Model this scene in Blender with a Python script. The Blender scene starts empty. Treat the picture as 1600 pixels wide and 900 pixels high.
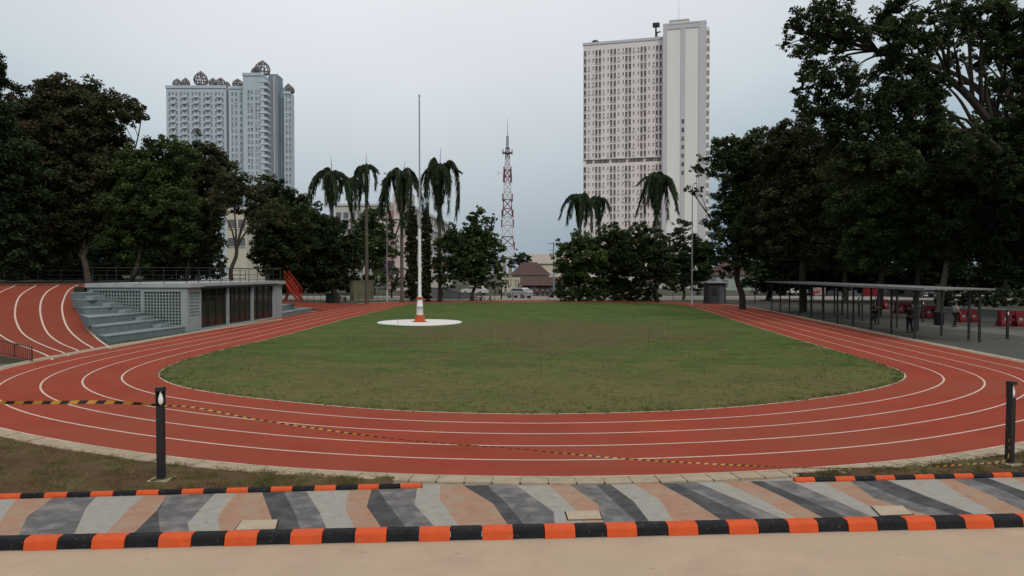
import bpy, bmesh, math, random
import numpy as np
from mathutils import Vector, Matrix
R = math.radians
sc = bpy.context.scene
C = sc.collection

# ------------------------------------------------------------------ camera
F = 1155.0; PITCH = math.atan(24/F); CH = 3.6
cam = bpy.data.cameras.new("camera"); camo = bpy.data.objects.new("camera", cam); C.objects.link(camo)
cam.sensor_width = 36; cam.lens = 36*F/1600; cam.clip_start = .1; cam.clip_end = 8000
camo.location = (0, 0, CH); camo.rotation_euler = (math.pi/2-PITCH, 0, 0)
sc.camera = camo
# ------------------------------------------------------------------ world, sun, exposure
SUN_EL, SUN_ROT = R(42), R(152)
w = bpy.data.worlds.new("World"); sc.world = w; w.use_nodes = True
nt = w.node_tree; N = nt.nodes; LK = nt.links
bg = N["Background"]
sky = N.new("ShaderNodeTexSky"); sky.sky_type = 'NISHITA'; sky.sun_disc = False
sky.sun_elevation = SUN_EL; sky.sun_rotation = SUN_ROT; sky.dust_density = 4; sky.air_density = 1.5
tc = N.new("ShaderNodeTexCoord")
nrm = N.new("ShaderNodeVectorMath"); nrm.operation = 'NORMALIZE'; LK.new(tc.outputs["Generated"], nrm.inputs[0])
sep = N.new("ShaderNodeSeparateXYZ"); LK.new(nrm.outputs[0], sep.inputs[0])
ramp = N.new("ShaderNodeValToRGB"); cr = ramp.color_ramp
LK.new(sep.outputs["Z"], ramp.inputs[0])
cr.elements[0].position = 0.0; cr.elements[0].color = (.26, .35, .43, 1)
cr.elements[1].position = 1.0; cr.elements[1].color = (.98, .98, 1.0, 1)
for p, c in ((.06, (.255, .36, .435)), (.14, (.34, .45, .525)), (.25, (.52, .61, .665)), (.36, (.65, .69, .74)), (.6, (.76, .79, .83))):
    e = cr.elements.new(p); e.color = (*c, 1)
# the bright part of the cloud layer in front of the veiled sun
dot = N.new("ShaderNodeVectorMath"); dot.operation = 'DOT_PRODUCT'; LK.new(nrm.outputs[0], dot.inputs[0])
bd = Vector((-.12, .85, .52)).normalized(); dot.inputs[1].default_value = bd
mr = N.new("ShaderNodeMapRange"); mr.interpolation_type = 'SMOOTHSTEP'
mr.inputs[1].default_value = .78; mr.inputs[2].default_value = 1.0; mr.inputs[3].default_value = 0; mr.inputs[4].default_value = .5
LK.new(dot.outputs["Value"], mr.inputs[0])
cn = N.new("ShaderNodeTexNoise"); cn.inputs["Scale"].default_value = 2.2; cn.inputs["Detail"].default_value = 4; cn.inputs["Roughness"].default_value = .45
LK.new(nrm.outputs[0], cn.inputs["Vector"])
cm = N.new("ShaderNodeMapRange"); cm.inputs[1].default_value = .3; cm.inputs[2].default_value = .7; cm.inputs[3].default_value = .95; cm.inputs[4].default_value = 1.05
LK.new(cn.outputs["Fac"], cm.inputs[0])
glow = N.new("ShaderNodeMix"); glow.data_type = 'RGBA'; glow.blend_type = 'MIX'
LK.new(mr.outputs[0], glow.inputs[0]); LK.new(ramp.outputs[0], glow.inputs[6]); glow.inputs[7].default_value = (1.0, .975, 1.0, 1)
mul = N.new("ShaderNodeVectorMath"); mul.operation = 'SCALE'; LK.new(glow.outputs[2], mul.inputs[0]); LK.new(cm.outputs[0], mul.inputs["Scale"])
# clouds over the clear sky: strengths given for a Background of 0.1
up = N.new("ShaderNodeVectorMath"); up.operation = 'SCALE'; LK.new(mul.outputs[0], up.inputs[0]); up.inputs["Scale"].default_value = 10
mix = N.new("ShaderNodeMix"); mix.data_type = 'RGBA'; mix.inputs[0].default_value = .93
LK.new(sky.outputs[0], mix.inputs[6]); LK.new(up.outputs[0], mix.inputs[7])
LK.new(mix.outputs[2], bg.inputs[0]); bg.inputs[1].default_value = .1
sl = bpy.data.lights.new("sun", 'SUN'); sl.energy = 1.3; sl.angle = R(20); sl.color = (1, .93, .84)
so = bpy.data.objects.new("sun", sl); C.objects.link(so)
sd = Vector((math.sin(SUN_ROT)*math.cos(SUN_EL), math.cos(SUN_ROT)*math.cos(SUN_EL), math.sin(SUN_EL)))
so.rotation_euler = sd.to_track_quat('Z', 'Y').to_euler()
vs = sc.view_settings; vs.view_transform = 'Standard'; vs.look = 'None'; vs.gamma = 1; vs.use_curve_mapping = False; vs.exposure = 0.0
sc.cycles.max_bounces = 5; sc.cycles.diffuse_bounces = 3; sc.cycles.transparent_max_bounces = 6

# ------------------------------------------------------------------ helpers
def ray(u, v):
    x = (u-800)/F; y = -(v-450)/F; cp, sp = math.cos(PITCH), math.sin(PITCH)
    return Vector((x, cp + y*sp, -sp + y*cp))
def G(u, v, z=0.0):                                  # point of the level z seen at a place of the photo
    d = ray(u, v); t = (z-CH)/d.z; return Vector((0, 0, CH)) + d*t
def AT(u, v, Y):
    d = ray(u, v); return Vector((0, 0, CH)) + d*(Y/d.y)

_m = {}
def mat(name, c1, c2=None, scale=3.0, rough=.85, bump=0.0, bscale=None, metal=0.0, detail=6, spec=.12, contrast=(.3, .7), stretch=None, world=False, c3=None, scale3=.15, chip=None):
    if name in _m: return _m[name]
    m = bpy.data.materials.new(name); m.use_nodes = True; t = m.node_tree; b = t.nodes["Principled BSDF"]
    b.inputs["Roughness"].default_value = rough; b.inputs["Metallic"].default_value = metal; b.inputs["Specular IOR Level"].default_value = spec
    b.inputs["Base Color"].default_value = (*c1, 1)
    co = t.nodes.new("ShaderNodeTexCoord"); src = co.outputs["Object"]
    if world: src = t.nodes.new("ShaderNodeNewGeometry").outputs["Position"]
    if stretch:
        mp = t.nodes.new("ShaderNodeMapping"); mp.inputs["Scale"].default_value = stretch; t.links.new(src, mp.inputs[0]); src = mp.outputs[0]
    if c2 is not None:
        n = t.nodes.new("ShaderNodeTexNoise"); n.inputs["Scale"].default_value = scale; n.inputs["Detail"].default_value = detail; n.inputs["Roughness"].default_value = .6
        t.links.new(src, n.inputs["Vector"])
        r = t.nodes.new("ShaderNodeMapRange"); r.inputs[1].default_value = contrast[0]; r.inputs[2].default_value = contrast[1]
        t.links.new(n.outputs["Fac"], r.inputs[0])
        x = t.nodes.new("ShaderNodeMix"); x.data_type = 'RGBA'; t.links.new(r.outputs[0], x.inputs[0])
        x.inputs[6].default_value = (*c1, 1); x.inputs[7].default_value = (*c2, 1); out = x.outputs[2]
        if c3 is not None:
            n3 = t.nodes.new("ShaderNodeTexNoise"); n3.inputs["Scale"].default_value = scale3; n3.inputs["Detail"].default_value = 5; t.links.new(src, n3.inputs["Vector"])
            r3 = t.nodes.new("ShaderNodeMapRange"); r3.inputs[1].default_value = .45; r3.inputs[2].default_value = .65; t.links.new(n3.outputs["Fac"], r3.inputs[0])
            x3 = t.nodes.new("ShaderNodeMix"); x3.data_type = 'RGBA'; t.links.new(r3.outputs[0], x3.inputs[0]); t.links.new(out, x3.inputs[6]); x3.inputs[7].default_value = (*c3, 1); out = x3.outputs[2]
        if chip is not None:      # (colour, scale, threshold): worn spots with edges of their own
            n4 = t.nodes.new("ShaderNodeTexNoise"); n4.inputs["Scale"].default_value = chip[1]; n4.inputs["Detail"].default_value = 8; n4.inputs["Roughness"].default_value = .7; t.links.new(co.outputs["Object"], n4.inputs["Vector"])
            r4 = t.nodes.new("ShaderNodeMapRange"); r4.inputs[1].default_value = chip[2]; r4.inputs[2].default_value = chip[2]+.03; t.links.new(n4.outputs["Fac"], r4.inputs[0])
            x4 = t.nodes.new("ShaderNodeMix"); x4.data_type = 'RGBA'; t.links.new(r4.outputs[0], x4.inputs[0]); t.links.new(out, x4.inputs[6]); x4.inputs[7].default_value = (*chip[0], 1); out = x4.outputs[2]
        t.links.new(out, b.inputs["Base Color"])
    if bump:
        n2 = t.nodes.new("ShaderNodeTexNoise"); n2.inputs["Scale"].default_value = bscale or scale*6; n2.inputs["Detail"].default_value = 5
        t.links.new(src, n2.inputs["Vector"]); bp = t.nodes.new("ShaderNodeBump"); bp.inputs["Strength"].default_value = bump; bp.inputs["Distance"].default_value = .05
        t.links.new(n2.outputs["Fac"], bp.inputs["Height"]); t.links.new(bp.outputs[0], b.inputs["Normal"])
    _m[name] = m; return m

class MB:
    def __init__(s): s.v = []; s.f = []; s.mi = []; s.sm = []
    def add(s, vs, fs, mi=0, smooth=False):
        o = len(s.v); s.v += [tuple(p) for p in vs]
        for f in fs: s.f.append([o+i for i in f]); s.mi.append(mi); s.sm.append(smooth)
    def hexa(s, P, mi=0):      # 8 points: bottom 4 ccw, top 4 ccw
        s.add(P, [(3,2,1,0),(4,5,6,7),(0,1,5,4),(1,2,6,5),(2,3,7,6),(3,0,4,7)], mi); return s
    def box(s, x0, x1, y0, y1, z0, z1, mi=0):
        return s.hexa([(x0,y0,z0),(x1,y0,z0),(x1,y1,z0),(x0,y1,z0),(x0,y0,z1),(x1,y0,z1),(x1,y1,z1),(x0,y1,z1)], mi)
    def ring(s, c, r, u, w, n): return [Vector(c)+(u*math.cos(2*math.pi*k/n)+w*math.sin(2*math.pi*k/n))*r for k in range(n)]
    def tube(s, pts, rad, n=6, mi=0, cap=True, smooth=True):
        pts = [Vector(p) for p in pts]
        if not hasattr(rad, '__len__'): rad = [rad]*len(pts)
        rings = []; pu = None
        for i, p in enumerate(pts):
            d = (pts[min(i+1, len(pts)-1)] - pts[max(i-1, 0)])
            d = d.normalized() if d.length > 1e-9 else Vector((0,0,1))
            if pu is None:
                pu = d.cross(Vector((0,0,1)) if abs(d.z) < .95 else Vector((1,0,0))).normalized()
            else:
                pu = (pu - d*pu.dot(d)); pu = pu.normalized() if pu.length > 1e-6 else d.orthogonal().normalized()
            rings.append(s.ring(p, rad[i], pu, d.cross(pu), n))
        vs = [q for r in rings for q in r]; fs = []
        for i in range(len(pts)-1):
            for k in range(n):
                a = i*n+k; b = i*n+(k+1) % n; fs.append((a, b, b+n, a+n))
        s.add(vs, fs, mi, smooth)
        if cap: s.add(rings[0], [tuple(range(n))[::-1]], mi); s.add(rings[-1], [tuple(range(n))], mi)
        return s
    def lathe(s, prof, c=(0,0,0), n=24, mi=0, smooth=True):
        vs = [(c[0]+r*math.cos(2*math.pi*k/n), c[1]+r*math.sin(2*math.pi*k/n), c[2]+z) for r, z in prof for k in range(n)]
        fs = [(i*n+k, i*n+(k+1) % n, (i+1)*n+(k+1) % n, (i+1)*n+k) for i in range(len(prof)-1) for k in range(n)]
        s.add(vs, fs, mi, smooth); m = len(prof)-1
        s.add(vs[:n], [tuple(range(n))[::-1]], mi); s.add(vs[m*n:], [tuple(range(n))], mi); return s
    def build(s, name, mats, parent=None, **kw):
        me = bpy.data.meshes.new(name); me.from_pydata(s.v, [], s.f)
        for m in (mats if isinstance(mats, (list, tuple)) else [mats]): me.materials.append(m)
        me.polygons.foreach_set("material_index", s.mi); me.polygons.foreach_set("use_smooth", s.sm); me.update()
        o = bpy.data.objects.new(name, me); C.objects.link(o)
        if parent: o.parent = parent
        for k, v in kw.items(): o[k] = v
        return o
def thing(name, label, cat, loc=(0,0,0), rz=0, group=None):
    o = bpy.data.objects.new(name, None); C.objects.link(o); o.empty_display_size = .3
    o.location = loc; o.rotation_euler = (0, 0, rz); o["label"] = label; o["category"] = cat
    if group: o["group"] = group
    return o
def kids(o): return [c for c in bpy.data.objects if c.parent == o]
def dup(root, loc, rz=0, label=None, scale=None):
    def cp(o, par):
        c = o.copy(); C.objects.link(c); c.parent = par
        for ch in kids(o): cp(ch, c)
        return c
    r = cp(root, None); r.location = loc; r.rotation_euler = (0, 0, rz)
    if label: r["label"] = label
    if scale: r.scale = scale
    return r
def spline(P, n=8, closed=False):
    P = [Vector(p) for p in P]; out = []; L = len(P)
    rng = range(L if closed else L-1)
    g = (lambda i: P[i % L]) if closed else (lambda i: P[max(0, min(L-1, i))])
    for i in rng:
        a, b, c, d = g(i-1), g(i), g(i+1), g(i+2)
        for k in range(n):
            t = k/n; out.append(.5*((2*b)+(c-a)*t+(2*a-5*b+4*c-d)*t*t+(3*b-a-3*c+d)*t**3))
    if not closed: out.append(P[-1])
    return out
def S(o): o["kind"] = "structure"; return o

# ------------------------------------------------------------------ materials of the setting
M_track = mat("track_rubber", (.300,.057,.032), (.235,.045,.026), .45, .95, .3, 90, c3=(.25,.062,.036), scale3=.2, spec=.08, chip=((.20,.05,.035), 1.7, .665))
M_bank = mat("bank_rubber", (.235,.048,.025), (.19,.04,.022), 2.0, .85, .25, 90, c3=(.21,.052,.03), scale3=.25)
M_line = mat("line_paint", (.60,.47,.39), (.46,.33,.26), 5, .7, contrast=(.35,.75), chip=((.33,.12,.08), 9, .66))
M_conc = mat("road_concrete", (.455,.345,.245), (.375,.28,.20), 1.4, .9, .25, 60, c3=(.41,.315,.225), scale3=.3, chip=((.30,.225,.165), 5.5, .635))
M_border = mat("border_stone", (.40,.33,.24), (.29,.235,.165), 3.5, .9, .4, 40)
M_soil = mat("dry_verge", (.115,.070,.038), (.070,.038,.022), 1.8, .95, .9, 30, c3=(.115,.095,.042), scale3=.9)
M_ground = mat("ground_mix", (.075,.07,.05), (.05,.055,.035), .6, .95, .5, 8)
M_plaza = mat("plaza_paving", (.085,.085,.078), (.065,.068,.058), 1.2, .85, .2, 20, c3=(.10,.095,.08), scale3=.2)
M_court = mat("court_paint", (.09,.125,.12), (.07,.10,.10), 1.5, .8)
M_street = mat("street_concrete", (.30,.27,.23), (.22,.20,.17), .5, .9)
M_black = mat("black_metal", (.012,.012,.013), (.02,.02,.02), 8, .5, spec=.4)
M_korange = mat("kerb_orange", (.60,.088,.022), (.46,.072,.024), 5, .6, .15, 40, contrast=(.35,.85), chip=((.30,.17,.12), 14, .615))
M_kblack = mat("kerb_black", (.007,.007,.009), (.014,.014,.017), 5, .6, .15, 40, chip=((.085,.08,.075), 14, .615))
M_kgrey = mat("kerb_bare", (.30,.27,.24), (.2,.18,.16), 8, .9)
M_white = mat("white_paint", (.72,.71,.68), (.6,.59,.56), 3, .6)
M_wall = mat("grey_white_wall", (.27,.31,.31), (.22,.26,.26), 1.2, .85, .1, 20)
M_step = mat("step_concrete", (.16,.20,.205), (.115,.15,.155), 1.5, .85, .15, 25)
M_steel = mat("galvanised_steel", (.35,.36,.37), (.27,.28,.29), 10, .45, metal=.6)
M_glassd = mat("dark_glass", (.02,.024,.024), rough=.08, spec=.5)

# ------------------------------------------------------------------ ground, road
K0 = G(0, 862, -.12); K1 = G(1600, 825, -.12); K0.z = K1.z = 0
KE = (K1-K0).normalized(); KN = Vector((-KE.y, KE.x, 0))
def K(s, n, z=0): p = K0 + KE*s + KN*n; return Vector((p.x, p.y, z))
m = MB(); m.add([K(-60,.1,-.02), K(80,.1,-.02), (3000,60,-.02), (3000,4000,-.02), (-3000,4000,-.02), (-3000,60,-.02)], [(0,1,2,3,4,5)])
S(m.build("ground", M_ground))
m = MB(); m.add([K(-60,.16,-.12), K(-60,-30,-.12), K(80,-30,-.12), K(80,.16,-.12)], [(0,1,2,3)]); S(m.build("road", M_conc))
# expansion joint in the road
# ------------------------------------------------------------------ the oval
inner_px = [(640,475.5),(600,484),(550,496),(500,509.5),(450,522.5),(400,534.5),(350,546),(300,559.5),(265,571),(246,584),(252,594),(293,608),(397,623),(565,639),(680,645),(800,648),(907,647.5),(1083,641.5),(1200,632.5),(1333,615.5),(1400,600),(1419,589.5),(1410,580),(1392,574),(1319,552),(1229,525.5),(1150,501),(1084,480)]
inner = [G(u, v) for u, v in inner_px]
inner += [Vector((17.5,84.5,0)), Vector((11.5,89,0)), Vector((3.5,90.6,0)), Vector((-5,89.6,0)), Vector((-10,87.2,0))]
inner = spline(inner, 10, True)
# resample evenly, smooth
def resample(P, n):
    P = P+[P[0]]; d = [0]
    for a, b in zip(P, P[1:]): d.append(d[-1]+(b-a).length)
    out = []; j = 0
    for k in range(n):
        t = d[-1]*k/n
        while d[j+1] < t: j += 1
        out.append(P[j].lerp(P[j+1], (t-d[j])/max(1e-9, d[j+1]-d[j])))
    return out
inner = resample(inner, 360)
def smooth(P, it):
    n = len(P)
    for _ in range(it): P = [P[i]*.5+(P[i-1]+P[(i+1) % n])*.25 for i in range(n)]
    return P
inner = smooth(inner, 5)
def offset(P, d, it=3):
    n = len(P); out = []
    for i in range(n):
        t = (P[(i+2) % n]-P[i-2]).normalized(); out.append(P[i]+Vector((-t.y, t.x, 0))*-d)
    return smooth(out, it)
area = sum(inner[i].x*inner[(i+1) % 360].y-inner[(i+1) % 360].x*inner[i].y for i in range(360))
SG = 1 if area > 0 else -1
def off(d): return offset(inner, d*SG)
LW = 1.155
def strip(name, da, db, z, mt):
    a, b = off(da), off(db); n = len(a); m = MB()
    m.add([(p.x,p.y,z) for p in a]+[(p.x,p.y,z) for p in b], [(i,(i+1) % n,n+(i+1) % n,n+i) for i in range(n)])
    if SG > 0: m.f = [f[::-1] for f in m.f]
    return S(m.build(name, mt))
strip("running_track", -.02, 5*LW+.04, .012, M_track)
for k in range(6): strip("lane_line", k*LW-.03, k*LW+.03, .016, M_line)
# field, cut as a fan sheet with gentle undulation
def field_mat():
    m = bpy.data.materials.new("field_grass"); m.use_nodes = True; t = m.node_tree; b = t.nodes["Principled BSDF"]; b.inputs["Roughness"].default_value = .95; b.inputs["Specular IOR Level"].default_value = .1
    co = t.nodes.new("ShaderNodeTexCoord"); sp = t.nodes.new("ShaderNodeSeparateXYZ"); t.links.new(co.outputs["Object"], sp.inputs[0])
    def noise(s, d=5, st=None):
        n = t.nodes.new("ShaderNodeTexNoise"); n.inputs["Scale"].default_value = s; n.inputs["Detail"].default_value = d; n.inputs["Roughness"].default_value = .62
        if st:
            mp = t.nodes.new("ShaderNodeMapping"); mp.inputs["Scale"].default_value = st; t.links.new(co.outputs["Object"], mp.inputs[0]); t.links.new(mp.outputs[0], n.inputs["Vector"])
        else: t.links.new(co.outputs["Object"], n.inputs["Vector"])
        return n.outputs["Fac"]
    def mr_(x, a, b_, lo=0, hi=1):
        r = t.nodes.new("ShaderNodeMapRange"); r.inputs[1].default_value = a; r.inputs[2].default_value = b_; r.inputs[3].default_value = lo; r.inputs[4].default_value = hi; t.links.new(x, r.inputs[0]); return r.outputs[0]
    def math_(op, a, b_):
        q = t.nodes.new("ShaderNodeMath"); q.operation = op
        for i, x in enumerate((a, b_)):
            if isinstance(x, (int, float)): q.inputs[i].default_value = x
            else: t.links.new(x, q.inputs[i])
        q.use_clamp = False; return q.outputs[0]
    def mixc(f, a, b_):
        x = t.nodes.new("ShaderNodeMix"); x.data_type = 'RGBA'; t.links.new(f, x.inputs[0]) if not isinstance(f, float) else None
        for i, c in ((6, a), (7, b_)):
            if isinstance(c, tuple): x.inputs[i].default_value = (*c, 1)
            else: t.links.new(c, x.inputs[i])
        return x.outputs[2]
    base = mixc(mr_(noise(.45, 7, (.45, 1.3, 1)), .38, .62), (.040,.094,.017), (.095,.145,.029))
    # dry olive near end and bare worn middle, broken up by noise
    dry = math_('ADD', mr_(sp.outputs["Y"], 22, 33, 1.05, 0), mr_(noise(.4, 7), .36, .64, -.6, .6))
    c = mixc(mr_(dry, .1, .9, 0, .8), base, (.185,.140,.056))
    n2 = noise(.22, 6, (1, 1.0, 1))
    worn = math_('ADD', mr_(n2, .42, .62, 0, .8), mr_(sp.outputs["Y"], 62, 45, -.6, .15))
    dx = math_('SUBTRACT', sp.outputs["X"], 2.5); dy = math_('SUBTRACT', sp.outputs["Y"], 45)
    e = math_('ADD', math_('POWER', math_('MULTIPLY', dx, .11), 2.0), math_('POWER', math_('MULTIPLY', dy, .09), 2.0))
    patch = mr_(math_('ADD', e, mr_(noise(.55, 8, (.6, 1.5, 1)), .36, .64, -1.3, 1.1)), .1, 1.2, .8, 0)
    c = mixc(mr_(math_('ADD', math_('MULTIPLY', worn, .55), patch), .15, 1.0), c, (.125,.082,.045))
    c = mixc(mr_(noise(1.7, 8, (.7, 1.4, 1)), .50, .62, 0, .55), c, (.15,.155,.05))
    c = mixc(mr_(noise(2.3, 8), .52, .64, 0, .5), c, (.035,.06,.014))
    fine = mr_(noise(9, 6), .3, .7, 0, .6)
    c = mixc(fine, c, (.05,.068,.02))
    t.links.new(c, b.inputs["Base Color"])
    bp = t.nodes.new("ShaderNodeBump"); bp.inputs["Strength"].default_value = .9; bp.inputs["Distance"].default_value = .08; t.links.new(noise(14, 6), bp.inputs["Height"]); t.links.new(bp.outputs[0], b.inputs["Normal"])
    return m
M_field = field_mat()
edge = off(-.03); cen = Vector((1.5, 45, 0)); m = MB(); nr = 26; n = len(edge)
random.seed(4)
vs_ = []
for r_ in range(nr):
    f = 1-(r_/nr)
    for p in edge:
        q = cen.lerp(p, f); zz = .02 + .05*min(1, r_/5)*(.5+.5*math.sin(q.x*.9+1.3*math.sin(q.y*.31))*math.cos(q.y*.7)); vs_.append((q.x, q.y, zz))
fs = [(r_*n+i, r_*n+(i+1) % n, (r_+1)*n+(i+1) % n, (r_+1)*n+i) for r_ in range(nr-1) for i in range(n)]
vs_.append((cen.x, cen.y, .03)); fs += [((nr-1)*n+i, (nr-1)*n+(i+1) % n, len(vs_)-1) for i in range(n)]
m.add(vs_, fs if SG > 0 else [f[::-1] for f in fs], 0, True); S(m.build("grass_field", M_field))
# border of stone blocks round the track
b0, b1 = off(5*LW+.05), off(5*LW+.05+.42); m = MB(); acc = 0; start = 0
bi = resample(b0, 1400); bo = resample(b1, 1400)
# pair the two edges by nearest index shift
j = 0
i = 0; rr = random.Random(3)
step = 3
while i < 1400-1:
    p0, p1 = bi[i], bi[(i+step) % 1400]
    t = (p1-p0).normalized(); nn = Vector((-t.y, t.x, 0))*(-SG)
    g = .012; a = p0+t*g; b = p1-t*g
    h = .035+rr.uniform(-.006, .008); wd = .43+rr.uniform(-.015, .015)
    P = [a, b, b+nn*wd, a+nn*wd]
    if SG > 0: P = P[::-1]
    if p0.y < 60:
        m.hexa([(q.x, q.y, -.02) for q in P]+[(q.x, q.y, h) for q in P])
    i += step
S(m.build("stone_border", M_border))
strip("track_kerb_strip", 5*LW+.07, 5*LW+.4, .022, M_border).hide_render = False

# ------------------------------------------------------------------ kerbs and painted pavement
def kerb(name, p0, p1, seg, prof, first, zface=None):
    e = (p1-p0).normalized(); nn = Vector((-e.y, e.x, 0)); L = (p1-p0).length; m = MB(); k = 0; s = 0
    while s < L:
        s1 = min(L, s+seg); g = .006
        a = p0+e*(s+g); b = p0+e*(s1-g); mi = (k+first) % 2
        ring = lambda q: [q+nn*pn+Vector((0,0,pz)) for pn, pz in prof]
        A, B = ring(a), ring(b); c = len(prof)
        for j in range(c-1):
            lower = (j == 0 and name == 'front_kerb')
            m.add([A[j], B[j], B[j+1], A[j+1]], [(0,1,2,3)], (2 if (lower and mi == 1) else mi))
        m.add(A, [tuple(range(c))], mi); m.add(B, [tuple(range(c))[::-1]], mi)
        s = s1; k += 1
    return S(m.build(name, [M_korange, M_kblack, M_kgrey]))
# front kerb: a segment boundary falls at x=35 in the photo
q = G(35, 861, -.12); q.z = 0; s35 = (q-K0).dot(KE); seg = (G(1332, 835, -.12)-G(35, 861, -.12)).length/26
p0 = K(s35-seg*13, 0); p1 = K(s35+seg*60, 0)
kerb("front_kerb", p0, p1, seg, [(0,-.13),(.003,-.110),(.03,-.01),(.055,.018),(.09,.028),(.20,.03),(.22,.02),(.22,-.1)], 1)
def KB(u, v): q = G(u, v, .06); q.z = 0; return q
a0, a1 = KB(31, 774), KB(659, 757.5); e = (a1-a0); seg2 = e.length/18; e.normalize()
back_prof = [(0,-.02),(.0,.03),(.02,.065),(.06,.078),(.10,.065),(.12,.03),(.12,-.02)]
kerb("back_kerb", a0-e*seg2*23, a1, seg2, back_prof, 0)
c0, c1 = KB(1243, 749), KB(1583, 741); e2 = (c1-c0); seg3 = e2.length/11; e2.normalize()
kerb("back_kerb", c0, c0+e2*seg3*40, seg3, back_prof, 0)
# painted pavement: chevron bands traced from their corners
Lg = mat("paint_light_grey", (.345,.318,.268), (.255,.235,.20), 6, .85, .2, 50, chip=((.20,.185,.16), 4, .64), c3=(.29,.285,.265), scale3=2.6)
Tn = mat("paint_salmon", (.365,.205,.135), (.28,.17,.115), 6, .85, .2, 50, chip=((.27,.19,.14), 4, .62), c3=(.31,.225,.16), scale3=2.6)
Mg = mat("paint_mid_grey", (.135,.13,.126), (.092,.09,.088), 6, .85, .2, 50, chip=((.24,.225,.20), 4, .65), c3=(.20,.19,.18), scale3=2.8)
Dk = mat("paint_dark_grey", (.042,.042,.046), (.068,.067,.066), 6, .85, .2, 50, chip=((.15,.145,.135), 4, .65), c3=(.085,.085,.085), scale3=2.8)
bands = [(-140,(-150,800),-170,1),(-85,(-110,800),-130,2),(-40,(-60,800),-75,0),(27,(8,803),-12,1),(85,(43,807),28,2),(152,(135,793),115,0),(227,(200,797),163,1),(263,(245,798),207,3),(264,(247,800),250,2),(337,(293,818),297,0),(370,(340,807),343,1),(409,(424,810),428,3),(443,(461,803),470,2),(477,(499,800),511,0),(547,(539,795),555,1),(581,(573,792),597,3),(590,(603,784),635,2),(652,(648,789),680,0),(688,(687,781),719,1),(723,(770,787),795,3),(760,(790,785),820,2),(805,(865,800),867,0),(855,(897,794),912,1),(888,(934,788),944,2),(930,(965,789),997,3),(951,(990,784),1016,0),(987,(1031,781),1053,1),(1028,(1078,781),1130,3),(1053,(1112,781),1180,2),(1087,(1152,781),1228,0),(1128,(1185,779),1247,1),(1170,(1228,779),1290,3),(1190,(1260,781),1327,2),(1233,(1300,780),1367,0),(1284,(1338,781),1392,1),(1325,(1368,780),1455,2),(1342,(1405,779),1500,3),(1383,(1445,775),1527,0),(1462,(1505,775),1560,1),(1485,(1545,773),1610,2),(1512,(1580,772),1645,3),(1540,(1605,770),1685,0),(1572,(1640,770),1725,1),(1625,(1690,768),1770,3),(1660,(1730,768),1810,2),(1700,(1770,768),1850,0),(1760,(1830,768),1900,1)]
bands = [(u, (u-22, 800), u-50, (k*3+1) % 4) for k, u in enumerate(range(-1500, -150, 55))]+bands+[(u, (u+68, 768), u+140, (k+2) % 4) for k, u in enumerate(range(1815, 4300, 46))]
def top_y(u): return 779-(u/1600)*33 if u < 660 else (765-(u-660)/940*18)
def bot_y(u): return 843-(u/1600)*38
m = MB(); PZ = .006
# straight back edge along kerbs / border; front edge meets the kerb back
def fr(u):   # point on front kerb's back line
    d = ray(u, 820); s = (-K0 - KN*.2)
    # intersect vertical plane of pixel column with the line n=.2
    P = K0+KN*.205; # P + KE*t : x/y = k
    k = d.x/d.y; t = (k*P.y-P.x)/(KE.x-k*KE.y); r_ = P+KE*t; return Vector((r_.x, r_.y, PZ))
def bk(u):
    if u < 655: P, E = a0+Vector((-e.y, e.x, 0))*.05, e
    elif u > 1243: P, E = c0+Vector((-e2.y, e2.x, 0))*.05, e2
    else:
        P = a1; E = (c0-a1).normalized(); P = P+Vector((-E.y, E.x, 0))*.12
    k = ray(u, 760); k = k.x/k.y; t = (k*P.y-P.x)/(E.x-k*E.y); r_ = P+E*t; return Vector((r_.x, r_.y, PZ))
pts = []
for tu, (mu, mv), bu, ci in bands:
    mid = G(mu, mv, 0); mid.z = PZ; pts.append((bk(tu), mid, fr(bu), ci))
mi_map = {0:0,1:1,2:2,3:3}
for A, B in zip(pts, pts[1:]):
    ci = A[3]
    m.add([A[0],B[0],B[1],A[1]], [(3,2,1,0)], ci); m.add([A[1],B[1],B[2],A[2]], [(3,2,1,0)], ci)
S(m.build("painted_pavement", [Lg, Tn, Mg, Dk]))
m = MB(); m.add([K(-60,.2,-.006), K(80,.2,-.006), K(80,4.4,-.006), K(-60,3.3,-.006)], [(0,1,2,3)]); S(m.build("pavement_base", Lg))
# concrete covers let into the pavement
M_cover = mat("cover_concrete", (.44,.36,.26), (.36,.29,.21), 4, .9, .2, 50); M_gap = mat("cover_gap", (.03,.028,.026))
for lab, P in (("pale square concrete cover beside the left bollard's end of pavement", [(368,829),(430,827),(434,813),(378,814)]), ("pale concrete cover in the middle of the painted pavement, dark gap behind", [(888,812.5),(940,811.5),(936,799),(884,800)]), ("pale concrete cover on the right half of the painted pavement", [(1376,806),(1426,804),(1410,791),(1362,792)])):
    q = [G(u, v, .01) for u, v in P]; c_ = sum(q, Vector())/4
    t_ = thing("drain_cover", lab, "drain cover", (c_.x, c_.y, .007)); m = MB()
    o = [p-c_ for p in q]; m.hexa([(p.x, p.y, 0) for p in o]+[(p.x, p.y, .016) for p in o]); m.build("cover_slab", M_cover, t_)
    m = MB(); o2 = [p*1.07 for p in o]; m.hexa([(p.x, p.y, -.001) for p in o2]+[(p.x, p.y, .006) for p in o2]); m.build("frame_gap", M_gap, t_)
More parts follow.
